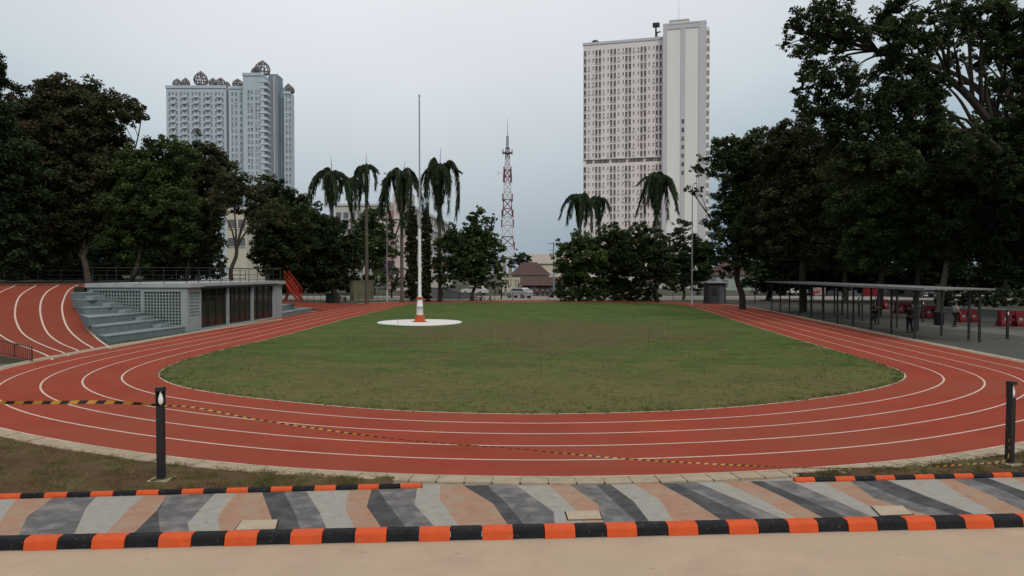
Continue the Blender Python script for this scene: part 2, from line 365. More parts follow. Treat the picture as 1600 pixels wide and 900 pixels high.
# verge soil between kerb and border, left and right
m = MB()
Lf = [a0-e*seg2*23+Vector((0,.1,0)), a1+Vector((0,.1,0))]
bo_ = off(5*LW+.3)
left = sorted([p for p in bo_ if p.y < 24 and -22 < p.x < Lf[1].x-.2], key=lambda p: p.x)
right = sorted([p for p in bo_ if p.y < 26 and c0.x+.1 < p.x < 26], key=lambda p: p.x)
def verge(P, A, B, nm):
    m = MB(); n = len(P); k = 6; vs = []
    for p in P:
        t = (p.x-A.x)/(B.x-A.x); q_ = A.lerp(B, t)
        for j in range(k+1):
            s = j/k; r_ = q_.lerp(p, s); hz = .006+max(0, .035+.025*math.sin(r_.x*5+r_.y*3)+.02*math.sin(r_.x*13.1-r_.y*7))*math.sin(math.pi*s)
            vs.append((r_.x, r_.y, hz))
    m.add(vs, [(i*(k+1)+j, (i+1)*(k+1)+j, (i+1)*(k+1)+j+1, i*(k+1)+j+1) for i in range(n-1) for j in range(k)], 0, True)
    return S(m.build(nm, M_soil))
lo = [a0-e*seg2*60+Vector((0,.1,0)), a1+Vector((0,.1,0))]
def dense(P, n=160):
    out = []
    for i in range(n):
        x = P[0].x+(P[-1].x-P[0].x)*i/(n-1)
        for a, b in zip(P, P[1:]):
            if a.x <= x <= b.x: out.append(a.lerp(b, (x-a.x)/max(1e-6, b.x-a.x))); break
    return out
left_d, right_d = dense(left), dense(right)
verge(left_d, lo[0], lo[1], "verge"); verge(right_d, c0+Vector((0,.1,0)), c0+e2*30+Vector((0,.1,0)), "verge")

# grass blades and dry tufts
def blades(name, pts, h, wdt, mt, seed, lean=.6, per=4):
    rg = np.random.default_rng(seed); P = np.repeat(np.array(pts, dtype=np.float32), per, axis=0); n = len(P)
    P[:, :2] += rg.normal(0, .025, (n, 2)); a = rg.uniform(0, 2*np.pi, n); hh = h*rg.uniform(.4, 1.3, n); ln = rg.uniform(0, lean, n)*hh; d = rg.uniform(0, 2*np.pi, n)
    dx = np.cos(a)*wdt; dy = np.sin(a)*wdt
    V = np.zeros((n, 3, 3), np.float32); V[:, 0] = P; V[:, 1] = P; V[:, 2] = P
    V[:, 0, 0] -= dx; V[:, 0, 1] -= dy; V[:, 1, 0] += dx; V[:, 1, 1] += dy; V[:, 2, 0] += np.cos(d)*ln; V[:, 2, 1] += np.sin(d)*ln; V[:, 2, 2] += hh
    me = bpy.data.meshes.new(name); me.vertices.add(n*3); me.vertices.foreach_set("co", V.ravel()); me.loops.add(n*3); me.loops.foreach_set("vertex_index", np.arange(n*3, dtype=np.int32))
    me.polygons.add(n); me.polygons.foreach_set("loop_start", np.arange(0, n*3, 3, dtype=np.int32)); me.materials.append(mt); me.update(); me.validate()
    o = bpy.data.objects.new(name, me); C.objects.link(o); o["kind"] = "stuff"; return o
rg = np.random.default_rng(8); tp = []
from mathutils import noise as mn
def verge_pts(P, A, B, n):
    for _ in range(n):
        i = rg.integers(0, len(P)-1); p = P[i]; t = (p.x-A.x)/(B.x-A.x); q_ = A.lerp(B, t); s = rg.uniform(.06, .97); r_ = q_.lerp(p, s)
        r_.x += rg.uniform(-.08, .08)
        if mn.noise(Vector((r_.x*2.2, r_.y*2.2, 0)))+rg.uniform(-.3, .3) > -.02: tp.append((r_.x, r_.y, .01+.03*math.sin(math.pi*s)))
verge_pts(left_d, lo[0], lo[1], 13000); verge_pts(right_d, c0+Vector((0,.1,0)), c0+e2*30+Vector((0,.1,0)), 7500)
M_dry = mat("dry_grass", (.16,.125,.052), (.06,.078,.026), 2.0, .9, c3=(.21,.14,.075), scale3=3)
blades("dry_grass", tp, .05, .008, M_dry, 1)
tp2 = []
for _ in range(34000):
    a = rg.uniform(0, 1); i = a*360; p = edge[int(i) % 360].lerp(edge[(int(i)+1) % 360], i-int(i)); f = 1-(rg.uniform(0, 1)**1.5)*.75; q_ = cen.lerp(p, f)
    if q_.y < 40 and mn.noise(Vector((q_.x*.9, q_.y*.9, 3)))+rg.uniform(-.35, .35) > -.1: tp2.append((q_.x, q_.y, .03))
for _ in range(5200):
    a = rg.uniform(0, 1); i = a*360; p = edge[int(i) % 360].lerp(edge[(int(i)+1) % 360], i-int(i)); f = 1-rg.uniform(-.003, .012)
    if p.y < 34 and mn.noise(Vector((p.x*3, p.y*3, 7))) > -.15: q_ = cen.lerp(p, f); tp2.append((q_.x, q_.y, .02))
M_fgr = mat("field_blades", (.09,.11,.03), (.12,.105,.045), .6, .9, c3=(.07,.11,.025), scale3=.3)
blades("field_grass", tp2, .055, .012, M_fgr, 2, per=3)

# ------------------------------------------------------------------ terrace and banked red slope on the left
TZ = 2.7
m = MB(); TP = [(-160,53.3),(-45,53.3),(-31,53.3),(-27.4,46.2),(-26.1,45.1),(-25,59.9),(-26,70),(-36,86),(-60,140),(-160,140)]
nT = len(TP); m.add([(x,y,TZ) for x,y in TP]+[(x,y,-.1) for x,y in TP], [tuple(range(nT))]+[(i,nT+i,nT+(i+1)%nT,(i+1)%nT) for i in range(nT)])
S(m.build("terrace", mat("terrace_soil", (.05,.045,.03), (.035,.035,.02), 1, .95)))
lanes_px = [
 [(171,544),(150,527.5),(132,507.5),(125,485),(129,462.5),(137.5,454),(150,446.5)],
 [(150,547.5),(125,532),(105,512),(97,485),(100,467),(108,453),(122,445.5)],
 [(126,551.5),(100,540),(75,522),(64,495),(64,472),(74,456),(92,445)],
 [(107,556.5),(75,544),(40,525),(26,505),(24,482),(32,462),(57,445)],
 [(82,562.5),(52,551),(10,530),(-12,512),(-20,488),(-10,464),(25,445)],
 [(55,567),(15,556),(-40,540),(-75,522),(-90,495),(-70,466),(-20,445)],
 [(52,567.5),(-30,560),(-120,552),(-180,535),(-200,500),(-170,466),(-90,445)],
]
lanes = []
for L in lanes_px:
    P = spline([(u, v, 0) for u, v in L], 8); n = len(P)
    d0 = G(L[0][0], L[0][1]).y; out = []
    for i, p in enumerate(P):
        t = i/(n-1); Y = d0+(53.4-d0)*t
        q = AT(p.x, p.y, Y); q.z = max(0.01, q.z) if i else .01
        if i == n-1: q = G(p.x, p.y, TZ)
        out.append(q)
    out[0] = G(L[0][0], L[0][1], .01)
    lanes.append(out)
for L in lanes:
    for it in range(6):
        z = [p.z for p in L]
        for i in range(1, len(L)-1): L[i].z = (z[i-1]+z[i]+z[i+1])/3
        for i in range(1, len(L)): L[i].z = max(L[i].z, L[i-1].z)
m = MB(); n = len(lanes[0]); K_ = 4; sub = []
for a, b in zip(lanes, lanes[1:]):
    for k in range(K_): sub.append([a[i].lerp(b[i], k/K_) for i in range(n)])
sub.append(lanes[-1])
m.add([p for L in sub for p in L], [(i*n+j, i*n+j+1, (i+1)*n+j+1, (i+1)*n+j) for i in range(len(sub)-1) for j in range(n-1)], 0, True)
S(m.build("banked_track", M_bank))
for L in lanes[:5]:
    m = MB()
    vs = []
    for i, p in enumerate(L):
        t = (L[min(i+1, n-1)]-L[max(i-1, 0)]); t.z = 0; t.normalize(); s = Vector((-t.y, t.x, 0))*.05
        vs += [p-s+Vector((0,0,.014)), p+s+Vector((0,0,.014))]
    m.add(vs, [(2*i, 2*i+2, 2*i+3, 2*i+1) for i in range(n-1)]); S(m.build("bank_line", M_line))
# connection of the slope's foot with the oval, and the upper red strip
m = MB(); ob = off(5*LW+.02)
sd_ = sorted([p for p in ob if p.x < -14 and 27 < p.y < 36], key=lambda p: p.y)
foot = [lanes[i][0] for i in (5,4,3,2,1,0)]
m.add([(p.x-.02, p.y, .009) for p in foot]+[(p.x+.25, p.y, .009) for p in foot], [(i, i+1, 7+i, 6+i) for i in range(5)])
S(m.build("bank_foot", M_bank))
m = MB(); m.add([(-70,53.35,TZ+.005),(-31,53.35,TZ+.005),(-27.2,46.5,TZ+.005),(-26.1,46.5,TZ+.005),(-25.2,59,TZ+.005),(-70,59,TZ+.005)], [tuple(range(6))]); S(m.build("upper_track", M_bank))
# grassy shoulder: hillside left of the bank, side skirt between bank and steps
L7 = lanes[-1]
m = MB(); o_ = [Vector((p.x-26, p.y+ (3 if i > 5 else -2), p.z)) for i, p in enumerate(L7)]
m.add(L7+o_, [(i, i+1, n+i+1, n+i) for i in range(n-1)], 0, True)
S(m.build("hillside", mat("hill_soil", (.05,.055,.03), (.035,.035,.02), .8, .95)))
m = MB(); sk = lanes[0]
m.add([p for p in sk]+[Vector((p.x+.25, p.y-.05, -.05)) for p in sk], [(i, i+1, n+i+1, n+i) for i in range(n-1)]); S(m.build("bank_curb", M_border))
# lower court at the left edge
m = MB(); m.add([G(50,567,.004), G(0,577.5,.004), G(-300,640,.004), (-60,20,.004), (-60,36,.004), G(-40,549,.004), G(0,555,.004)], [tuple(range(7))]); S(m.build("court", M_court))

# seating steps
treads = [(-19.75,-20.75,37.8,.36),(-21.0,-21.6,38.5,.80),(-22.0,-22.6,39.4,1.21),(-23.0,-24.2,41.8,1.61),(-23.9,-24.9,43.0,2.03),(-24.9,-25.3,43.8,2.42)]
gs = thing("seating_steps", "grey concrete seating steps in six tiers beside the red slope", "seating", (-20,45,0))
for i, (xr, xl, yl, z) in enumerate(treads):
    m = MB(); zb = -.05 if i == 0 else treads[i-1][3]-.12
    yr = 44.56
    L1p = [(-19.3,35.3),(-22,39),(-24,41.5),(-25.3,43.4),(-26.1,44.56)]
    tail = [q_ for q_ in L1p if q_[1] > yl+.3 and q_[0] < xl-.05]
    P = [(xl, yl), (xr, yr), (-26.1-.1*i, yr)]+[(x-.15, y) for x, y in tail[:-1]][::-1]
    o = gs.location; q = [(x-o.x, y-o.y) for x, y in P]; c_n = len(q)
    fcs = [tuple(range(c_n))[::-1], tuple(range(c_n, 2*c_n))]+[(k, (k+1) % c_n, c_n+(k+1) % c_n, c_n+k) for k in range(c_n)]
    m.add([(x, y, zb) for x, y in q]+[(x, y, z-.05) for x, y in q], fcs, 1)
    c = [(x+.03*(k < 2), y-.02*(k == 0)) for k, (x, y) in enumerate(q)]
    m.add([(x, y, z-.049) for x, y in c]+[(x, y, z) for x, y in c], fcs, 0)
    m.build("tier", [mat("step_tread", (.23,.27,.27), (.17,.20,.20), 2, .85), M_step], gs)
    # half-height access steps at the wall end
for i in range(1, 6):
    m = MB(); xr = treads[i][0]; z = treads[i-1][3]; o = gs.location
    x0 = treads[i][0]+.0; m.box(x0+.02-o.x, x0+.45-o.x, 43.1-o.y, 44.5-o.y, z-.05, z+.2, 0)
    m.build("access_step", [mat("step_tread", (.2,.2,.2))], gs)
m = MB(); cc = [G(171,545,.02), G(300,521,.02), G(440,499,.02)]
m.tube(cc, .07, 4); S(m.build("side_kerb", M_border))

# ------------------------------------------------------------------ clubhouse under the terrace
A = Vector((-19.6, 44.6, 0)); B = Vector((-18.5, 59.4, 0)); U = (B-A).normalized(); ang = math.atan2(U.y, U.x); LB = (B-A).length
cb = thing("clubhouse", "low grey pavilion with glazed bays and flat roof terrace beside the track", "building", A, ang)
# local: x along the front, y inward (towards -X world), z up
def lb(mb, x0, x1, y0, y1, z0, z1, mi=0): return mb.box(x0, x1, y0, y1, z0, z1, mi)
H = 2.95
m = MB()
lb(m, 1.55, 1.72, 0, .3, 0, 2.66); lb(m, 5.25, 5.5, -.03, .3, 0, 2.66); lb(m, 9.12, 9.42, -.03, .3, 0, 2.66); lb(m, 13.1, LB, 0, .3, 0, 2.66)
lb(m, 0, .25, 0, .3, 0, 2.66); lb(m, .25, 1.55, 0, .28, 0, .85); lb(m, .25, 1.55, 0, .28, 2.4, 2.66)
lb(m, 1.72, 13.1, .02, .3, 0, .12)
lb(m, LB-.25, LB, .3, 6, 0, 2.66)
lb(m, 0, .25, .3, 2.9, 0, .4); 
lb(m, 0, .25, .3, .42, .4, 2.66); lb(m, 0, .25, 2.75, 2.95, .4, 2.66); lb(m, 0, .25, .42, 2.75, 2.45, 2.66); lb(m, 0, .25, 2.95, 6.2, 2.5, 2.66); lb(m, 0, .25, 6.0, 6.2, 0, 2.5); lb(m, 0, .25, 2.95, 6, 0, .9)
lb(m, .1, LB, 6.2, 6.4, 0, 2.66, 0)
m.build("wall", M_wall, cb)
m = MB(); lb(m, -.12, LB+.12, -.25, 6.4, 2.70, H); lb(m, 1.6, 13.2, -.3, 0.02, 2.62, 2.76, 1)
m.build("roof", [mat("roof_slab", (.34,.36,.36), (.26,.28,.28), 1.5, .85), M_black], cb)
m = MB(); m.box(.3, LB-.3, .3, 6.1, .02, .05); m.build("floor_slab", mat("club_floor", (.12,.11,.1)), cb)
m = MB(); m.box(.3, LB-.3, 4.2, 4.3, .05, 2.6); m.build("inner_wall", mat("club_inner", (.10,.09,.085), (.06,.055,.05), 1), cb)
# breeze-block screens
def screen(y0, y1, z0, z1, along_front=False, x=0.1):
    m = MB(); s = .19; b = .035
    ny = max(1, round((y1-y0)/s)); nz = max(1, round((z1-z0)/s))
    for i in range(ny+1):
        y = y0+(y1-y0)*i/ny
        (m.box(y-b/2, y+b/2, .05, .17, z0, z1) if along_front else m.box(x-.05, x+.07, y-b/2, y+b/2, z0, z1))
    for j in range(nz+1):
        z = z0+(z1-z0)*j/nz
        (m.box(y0, y1, .045, .165, z-b/2, z+b/2) if along_front else m.box(x-.055, x+.065, y0, y1, z-b/2, z+b/2))
    # back plane closing the blocks
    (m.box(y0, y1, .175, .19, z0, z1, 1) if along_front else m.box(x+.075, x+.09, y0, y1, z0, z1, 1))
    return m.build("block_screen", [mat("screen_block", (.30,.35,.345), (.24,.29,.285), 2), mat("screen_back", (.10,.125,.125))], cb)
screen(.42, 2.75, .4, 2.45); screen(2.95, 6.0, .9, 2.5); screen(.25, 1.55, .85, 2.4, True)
# glazing: three bays, each a frame with panes
M_pane = mat("window_glass", (.03,.035,.035), rough=.05, spec=.5); M_pane.node_tree.nodes["Principled BSDF"].inputs["Transmission Weight"].default_value = .6
for (x0, x1, kind) in ((1.74, 5.23, 0), (5.52, 9.1, 1), (9.44, 13.08, 2)):
    nn_ = 6; m = MB()
    m.box(x0, x1, .1, .18, .12, .2); m.box(x0, x1, .1, .18, 2.52, 2.62); m.box(x0, x1, .1, .18, 2.02, 2.07)
    divs = [[0,.28,.34,.62,.66,.94,1],[0,.16,.3,.52,.56,.8,1],[0,.25,.3,.55,.6,.86,1]][kind]
    for d_ in divs: m.box(x0+(x1-x0)*d_-.035, x0+(x1-x0)*d_+.035, .09, .19, .2, 2.52)
    wf = m.build("window", M_black, cb)
    m = MB(); m.box(x0+.01, x1-.01, .135, .145, .2, 2.52); m.build("pane", M_pane, wf)
# roof terrace railing
rl = thing("terrace_railing", "thin dark metal railing along the edge of the pavilion roof", "railing", A, ang)
for x, y in [(i*1.47, .05) for i in range(11)]+[(.05, 1.5*i) for i in range(1, 5)]:
    m = MB(); m.tube([(x, y, H), (x, y, H+.95)], .025, 5); m.build("post", M_black, rl)
m = MB()
for z in (.95, .5, .12): m.tube([(.05, 6.2, H+z), (.05, .05, H+z), (LB-.1, .05, H+z), (LB-.1, 6, H+z)], .02 if z > .9 else .008, 5)
m.build("rail", M_steel if False else M_black, rl)

# second flight of steps and ramp beyond the clubhouse
g2 = thing("low_seating_steps", "short dark grey seating steps past the far end of the pavilion", "seating", (-18.4,60,0))
for i, (px1, z, back) in enumerate(((496, .38, 0), (480, .85, 1.0))):
    m = MB(); p = G(px1, 486 if i == 0 else 478, z if i == 0 else z); o = g2.location
    x0 = -18.4-back*.9; y1 = 68 - i*2.5
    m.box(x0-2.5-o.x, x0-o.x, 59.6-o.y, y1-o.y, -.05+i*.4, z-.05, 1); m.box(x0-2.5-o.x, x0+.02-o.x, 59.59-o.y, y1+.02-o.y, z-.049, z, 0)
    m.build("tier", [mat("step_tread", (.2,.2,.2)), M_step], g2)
m = MB(); m.add([(-17.6,70,.006),(-20.9,69,.4),(-24,74,.8),(-20,80,.3),(-16,84,.006)], [(0,1,2,3,4)][0:1] and [(4,3,2,1,0)]); S(m.build("ramp", M_bank))
st = thing("red_staircase", "bright orange red metal staircase climbing to the terrace behind the pavilion", "staircase", G(453, 470, .3))
M_red = mat("red_steel", (.30,.03,.014), (.22,.025,.012), 3, .5)
s0 = st.location.copy()
def SP(u, v, Y): return AT(u, v, Y)-s0
for dx in (0, 1.3):
    m = MB(); m.tube([SP(466,470,64)+Vector((0,dx,0)), SP(444,440,64)+Vector((0,dx,0))], .12, 4); m.build("stringer", M_red, st)
for dx in (0, 1.3):
    m = MB(); aa, bb = SP(466,470,64)+Vector((0,dx,0)), SP(444,440,64)+Vector((0,dx,0))
    for k in range(9): p = aa.lerp(bb, k/8); m.tube([p, p+Vector((0,0,.95))], .022, 4)
    m.tube([aa+Vector((0,0,.95)), bb+Vector((0,0,.95))], .035, 5); m.tube([aa+Vector((0,0,.5)), bb+Vector((0,0,.5))], .02, 5); m.build("handrail", M_red, st)
m = MB(); aa, bb = SP(466,470,64), SP(444,440,64)
for k in range(10): p = aa.lerp(bb, (k+.5)/10); m.box(p.x-.14, p.x+.14, p.y, p.y+1.3, p.z-.02, p.z+.02)
m.build("tread", M_red, st)
m = MB(); aa, bb = SP(447,470,66), SP(457,434,66); m.tube([aa, bb], .09, 4); m.tube([SP(444,470,66), SP(454,436,66)], .05, 4); m.build("brace", M_red, st)

# fence at the left edge
fl = thing("low_railing", "low dark picket railing at the foot of the red slope", "railing", G(50, 566, 0))
o = fl.location; P0 = Vector((0,0,0)); P1 = G(-60, 541, .45)-o; m = MB(); m2 = MB(); n_ = 34
for k in range(n_+1):
    p = P0.lerp(P1, k/n_); m.tube([p+Vector((0,0,.05)), p+Vector((0,0,.62))], .012 if k % 8 else .03, 4)
m.build("picket", M_black, fl)
for z in (.08, .6): m2.tube([P0+Vector((0,0,z)), P1+Vector((0,0,z))], .022, 5)
m2.build("rail", M_black, fl)
# dark fence on the terrace behind the slope
df = thing("terrace_fence", "dark mesh fence along the back of the upper track, left of the pavilion", "fence", (-60, 61, TZ))
for k in range(21): m = MB(); m.tube([(k*1.9, 0, 0), (k*1.9, 0, 1.1)], .03, 4); m.build("post", M_black, df)
m = MB()
for z in (.1, .4, .7, 1.05): m.tube([(0,0,z), (38,0,z)], .02, 4)
m.build("rail", M_black, df)

# ------------------------------------------------------------------ flagpole on its white disc
fc = G(656, 505, 0); fp = thing("flagpole", "tall white flagpole with orange and white banded pedestal on the lawn", "flagpole", (fc.x, fc.y, .1))
m = MB(); m.lathe([(3.0,-.12),(3.0,-.01),(2.97,.0)], (0,0,0), 64); dsk = m.build("flag_plinth", M_white); dsk.location = (fc.x, fc.y, .1)
dsk["label"] = "low round white painted plinth carrying the flagpole"; dsk["category"] = "plinth"
M_or = mat("pedestal_orange", (.42,.09,.03), (.34,.07,.03), 4, .6)
m = MB(); m.lathe([(.52,0),(.52,.04),(.36,.08),(.36,.42),(.30,.50)], n=24); m.build("pedestal_base", M_or, fp)
m = MB(); m.lathe([(.25,.48),(.23,1.0),(.27,1.01),(.27,1.08),(.22,1.09),(.19,1.62)], n=24); m.build("pedestal", M_white, fp)
m = MB(); m.lathe([(.27,1.02),(.28,1.03),(.28,1.09),(.27,1.1)], n=24); m.build("grey_band", M_steel, fp)
m = MB(); m.lathe([(.24,1.6),(.25,1.62),(.25,1.72),(.2,1.78)], n=24); m.build("orange_collar", M_or, fp)
m = MB(); m.lathe([(.16,1.78),(.12,1.9),(.11,4.5),(.10,6.5),(.085,6.6)], n=16); m.build("lower_pole", M_white, fp)
m = MB(); m.lathe([(.07,6.55),(.06,9.5),(.05,9.6),(.045,15.9)], n=12); m.build("upper_pole", M_steel, fp)
m = MB(); m.lathe([(.03,15.9),(.06,15.95),(.07,16.02),(.05,16.1),(.01,16.14)], n=12); m.build("finial", M_steel, fp)
m = MB(); m.tube([(.12,0-.1,2.0), (.1,-.09,9), (.06,-.05,15.8)], .006, 4); m.build("halyard", M_white, fp)

# ------------------------------------------------------------------ bollards
M_lens = mat("bollard_lens", (.75,.75,.72), rough=.25, spec=.6)
def make_bollard(loc, label, h=1.62, foot=True, rz=0):
    t = thing("garden_bollard", label, "bollard", loc, rz, "black lamp bollards round the oval"); k = h/1.62
    w = .055
    m = MB(); m.box(-w, w, -w, w, 0, 1.30*k); m.build("post", M_black, t)
    hd = MB(); hd.box(-w-.006, -w+.012, -w-.006, w+.006, 1.301*k, 1.55*k); hd.box(-w+.0121, w+.006, w-.006, w+.006, 1.301*k, 1.55*k)
    hd.box(-w-.012, w+.012, -w-.012, w+.012, 1.551*k, 1.60*k); hd.box(-w-.004, w+.004, -w-.004, w+.004, 1.601*k, 1.615*k); hd.build("lamp_head", M_black, t)
    g = MB(); g.lathe([(.012,1.31*k),(.03,1.33*k),(.042,1.37*k),(.04,1.43*k),(.02,1.50*k),(.008,1.55*k)], (0.01,-.015,0), 16); g.build("lamp_globe", M_lens, t)
    if foot:
        f = MB(); f.box(-.17, .17, -.17, .17, -.03, .035); f.build("foot_block", M_border, t)
    return t
bl = make_bollard(G(252, 751, .02), "near black bollard standing in the dry grass at left", 1.62)
br = make_bollard(G(1577, 726, .02), "near black bollard at the right edge beside the stone border", 1.56, True, R(20))
br.rotation_euler.y = R(1.2)
for u, v, lab in ((1574,530,"thin black bollard right of the last canopy post"),(1442,504,"black bollard in the row behind the canopy, the nearest one beside the red barriers"),(1402,496,"black bollard behind the canopy posts, second nearest of its row"),(1342,495.5,"black bollard behind the middle of the canopy, nearer the red sign"),(1316,493,"black bollard farthest along behind the canopy")):
    make_bollard(G(u, v, 0), lab, 1.6, False)
# hazard tape
M_tape = bpy.data.materials.new("hazard_tape"); M_tape.use_nodes = True; t_ = M_tape.node_tree; b_ = t_.nodes["Principled BSDF"]; b_.inputs["Roughness"].default_value = .5
uvn = t_.nodes.new("ShaderNodeAttribute"); uvn.attribute_name = "along"; ms = t_.nodes.new("ShaderNodeMath"); ms.operation = 'FRACT'; t_.links.new(uvn.outputs["Fac"], ms.inputs[0])
gt = t_.nodes.new("ShaderNodeMath"); gt.operation = 'GREATER_THAN'; gt.inputs[1].default_value = .5; t_.links.new(ms.outputs[0], gt.inputs[0])
mx = t_.nodes.new("ShaderNodeMix"); mx.data_type = 'RGBA'; t_.links.new(gt.outputs[0], mx.inputs[0]); mx.inputs[6].default_value = (.50,.25,.03,1); mx.inputs[7].default_value = (.02,.015,.012,1); t_.links.new(mx.outputs[2], b_.inputs["Base Color"])
def tape(pts, wid, twist, period, label):
    P = spline(pts, 30); vs = []; al = []; d = 0; seedr = random.Random(5)
    for i, p in enumerate(P):
        if i: d += (P[i]-P[i-1]).length
        t = (P[min(i+1, len(P)-1)]-P[max(i-1, 0)]).normalized(); s = t.cross(Vector((0,0,1))).normalized(); u_ = s.cross(t)
        a = R(75)+twist*math.sin(d*.9)*.5+.3*math.sin(d*2.7)
        wv = (s*math.cos(a)+u_*math.sin(a))*wid/2
        vs += [p-wv, p+wv]; al += [d/period+.18, d/period]
    m = MB(); m.add(vs, [(2*i, 2*i+2, 2*i+3, 2*i+1) for i in range(len(P)-1)])
    o = m.build("hazard_tape", M_tape); at = o.data.attributes.new("along", 'FLOAT', 'POINT'); at.data.foreach_set("value", al); o["label"] = label; o["category"] = "tape"; return o
lz = bl.location; top = Vector((lz.x, lz.y, 1.33))
tl = AT(-150, 629, lz.y-.3)
make_bollard((tl.x-.06, tl.y, .02), "black bollard beyond the left edge that holds the taut hazard tape", 1.6)
tape([tl, AT(60, 629, lz.y-.15), AT(170, 628.5, lz.y-.1), Vector((lz.x-.06, lz.y-.02, 1.33))], .06, .3, .30, "yellow and black hazard tape pulled taut from the left bollard out of frame")
rt = br.location
pp = [Vector((lz.x+.06, lz.y, 1.31)), AT(300, 636, 12.9), AT(400, 655, 13.0), AT(540, 676, 13.05), AT(660, 690, 13.1), AT(800, 700.5, 13.1), AT(930, 713, 13.1), AT(1060, 722, 13.15), AT(1160, 727, 13.2), G(1245, 730.5, .05), G(1330, 731.5, .045), G(1430, 730, .05), G(1520, 725, .07), Vector((rt.x-.1, rt.y-.05, .12)), Vector((rt.x-.05, rt.y-.06, .5))]
tape(pp, .024, 1.2, .15, "slack hazard tape sagging from the left bollard down across the track")

# ------------------------------------------------------------------ right side: plaza, path, low wall
ro = sorted([p for p in off(5*LW+.3) if p.x > 14 and 24 < p.y < 84], key=lambda p: p.y)
m = MB(); nR = len(ro)
m.add([(p.x, p.y, 0) for p in ro]+[(p.x+26, p.y, 0) for p in ro], [(i, nR+i, nR+i+1, i+1) for i in range(nR-1)]); S(m.build("plaza", M_plaza))
m = MB(); m.add([G(1430,503,.004), G(1440,509,.004), G(1800,547,.004), G(1800,534,.004)], [(0,1,2,3)]); S(m.build("path", mat("path_paving", (.15,.145,.13), (.11,.11,.10), 1, .9)))
m = MB(); m.add([(-260,102,0),(260,92,0),(260,106,0),(-260,122,0)], [(0,1,2,3)]); S(m.build("street", M_street))
a_, b_2 = G(1415,488,0), G(1760,505,0); d_ = b_2-a_; lw = thing("low_wall", "long low pale concrete wall behind the red barriers at right", "wall", a_, math.atan2(d_.y, d_.x))
m = MB(); m.box(0, d_.length, -.1, .1, 0, .55); m.build("wall_body", mat("low_wall_conc", (.26,.25,.24), (.19,.185,.175), 1.5, .9), lw)
m = MB(); m.box(-.03, d_.length+.03, -.14, .14, .552, .62); m.build("coping", mat("low_wall_cap", (.33,.32,.30)), lw)

# ------------------------------------------------------------------ covered walkway
front = [(1205,485.5),(1217,488),(1233,490.8),(1249,494),(1267,497.8),(1287,502),(1310,506.8),(1335,512),(1362,517.5),(1394,524),(1430,531)]
fw = [G(u, v) for u, v in front]
# even out along a fitted line
ys = np.array([p.y for p in fw]); xs = np.array([p.x for p in fw]); kx = np.polyfit(ys, xs, 1); n_ = len(fw)
y_a, y_b = ys[0], ys[-1]; ang = math.atan2(-(y_a-y_b), -(kx[0]*(y_a-y_b)))   # from far to near
Pn = Vector((kx[0]*y_b+kx[1], y_b, 0)); Pf = Vector((kx[0]*y_a+kx[1], y_a, 0)); dv = (Pn-Pf); L_ = dv.length; dv.normalize()
cw = thing("covered_walkway", "long flat roofed walkway on slim black posts along the right straight", "canopy", Pf, math.atan2(dv.y, dv.x))
# local x from far to near; local y: left-hand side = +90deg ; plaza side is towards +X world
side = 1 if (Matrix.Rotation(math.atan2(dv.y, dv.x), 3, 'Z') @ Vector((0,1,0))).x > 0 else -1
sp_ = L_/10; HC = 2.62
for k in range(11):
    for yy, ex in ((0, 0), (2.75*side, 0)):
        m = MB(); x = k*sp_; m.box(x-.05, x+.05, yy-.05, yy+.05, .012, HC); m.box(x-.10, x+.10, yy-.10, yy+.10, 0, .011); m.build("post", M_black, cw)
m = MB()
x = 10*sp_+sp_*.35
m.box(x-.05, x+.05, 2.75*side-.05, 2.75*side+.05, 0, HC); m.build("post", M_black, cw)
y0_, y1_ = sorted((-.35*side, 3.1*side))
m = MB(); m.box(-1.0, L_+1.9, y0_, y1_, HC+.10, HC+.17); m.build("roof_sheet", mat("walkway_roof", (.22,.225,.225), (.12,.125,.125), 1.3, .5, stretch=(1,6,1)), cw)
for yy in (0, 2.75*side):
    m = MB(); m.box(-.95, L_+1.85, yy-.05, yy+.05, HC+.001, HC+.099); m.build("beam", M_black, cw)
m = MB(); m.box(-1.02, L_+1.92, (y0_ if side > 0 else y1_)-.03, (y0_ if side > 0 else y1_)+.03, HC+.06, HC+.19); m.build("fascia", mat("walkway_fascia", (.16,.17,.17), (.12,.13,.13), 2, .5), cw)

# red plastic barriers
M_bar = mat("barrier_plastic", (.15,.014,.016), (.10,.012,.014), 2, .5)
def barrier(loc, rz, label, s=1.0):
    t = thing("road_barrier", label, "barrier", loc, rz, "red plastic barriers behind the walkway"); t.scale = (s, s, s)
    m = MB(); P = [(-.3,0),(.3,0),(.3,.18),(.2,.32),(.13,.8),(-.13,.8),(-.2,.32),(-.3,.18)]
    for x0, x1 in ((-.6,-.15),(.15,.6)):
        m.add([(x0,y,z) for y, z in P]+[(x1,y,z) for y, z in P], [tuple(range(8)), tuple(range(15,7,-1))]+[(i, 8+i, 8+(i+1)%8, (i+1)%8) for i in range(8)])
    m.box(-.15, .15, -.12, .12, .25, .42); m.box(-.15, .15, -.11, .11, .6, .78); m.build("barrier_body", M_bar, t)
    m = MB(); m.box(-.45, -.25, -.215, -.2, .32, .45); m.box(.25, .45, -.215, -.2, .32, .45); m.build("reflector", M_steel, t)
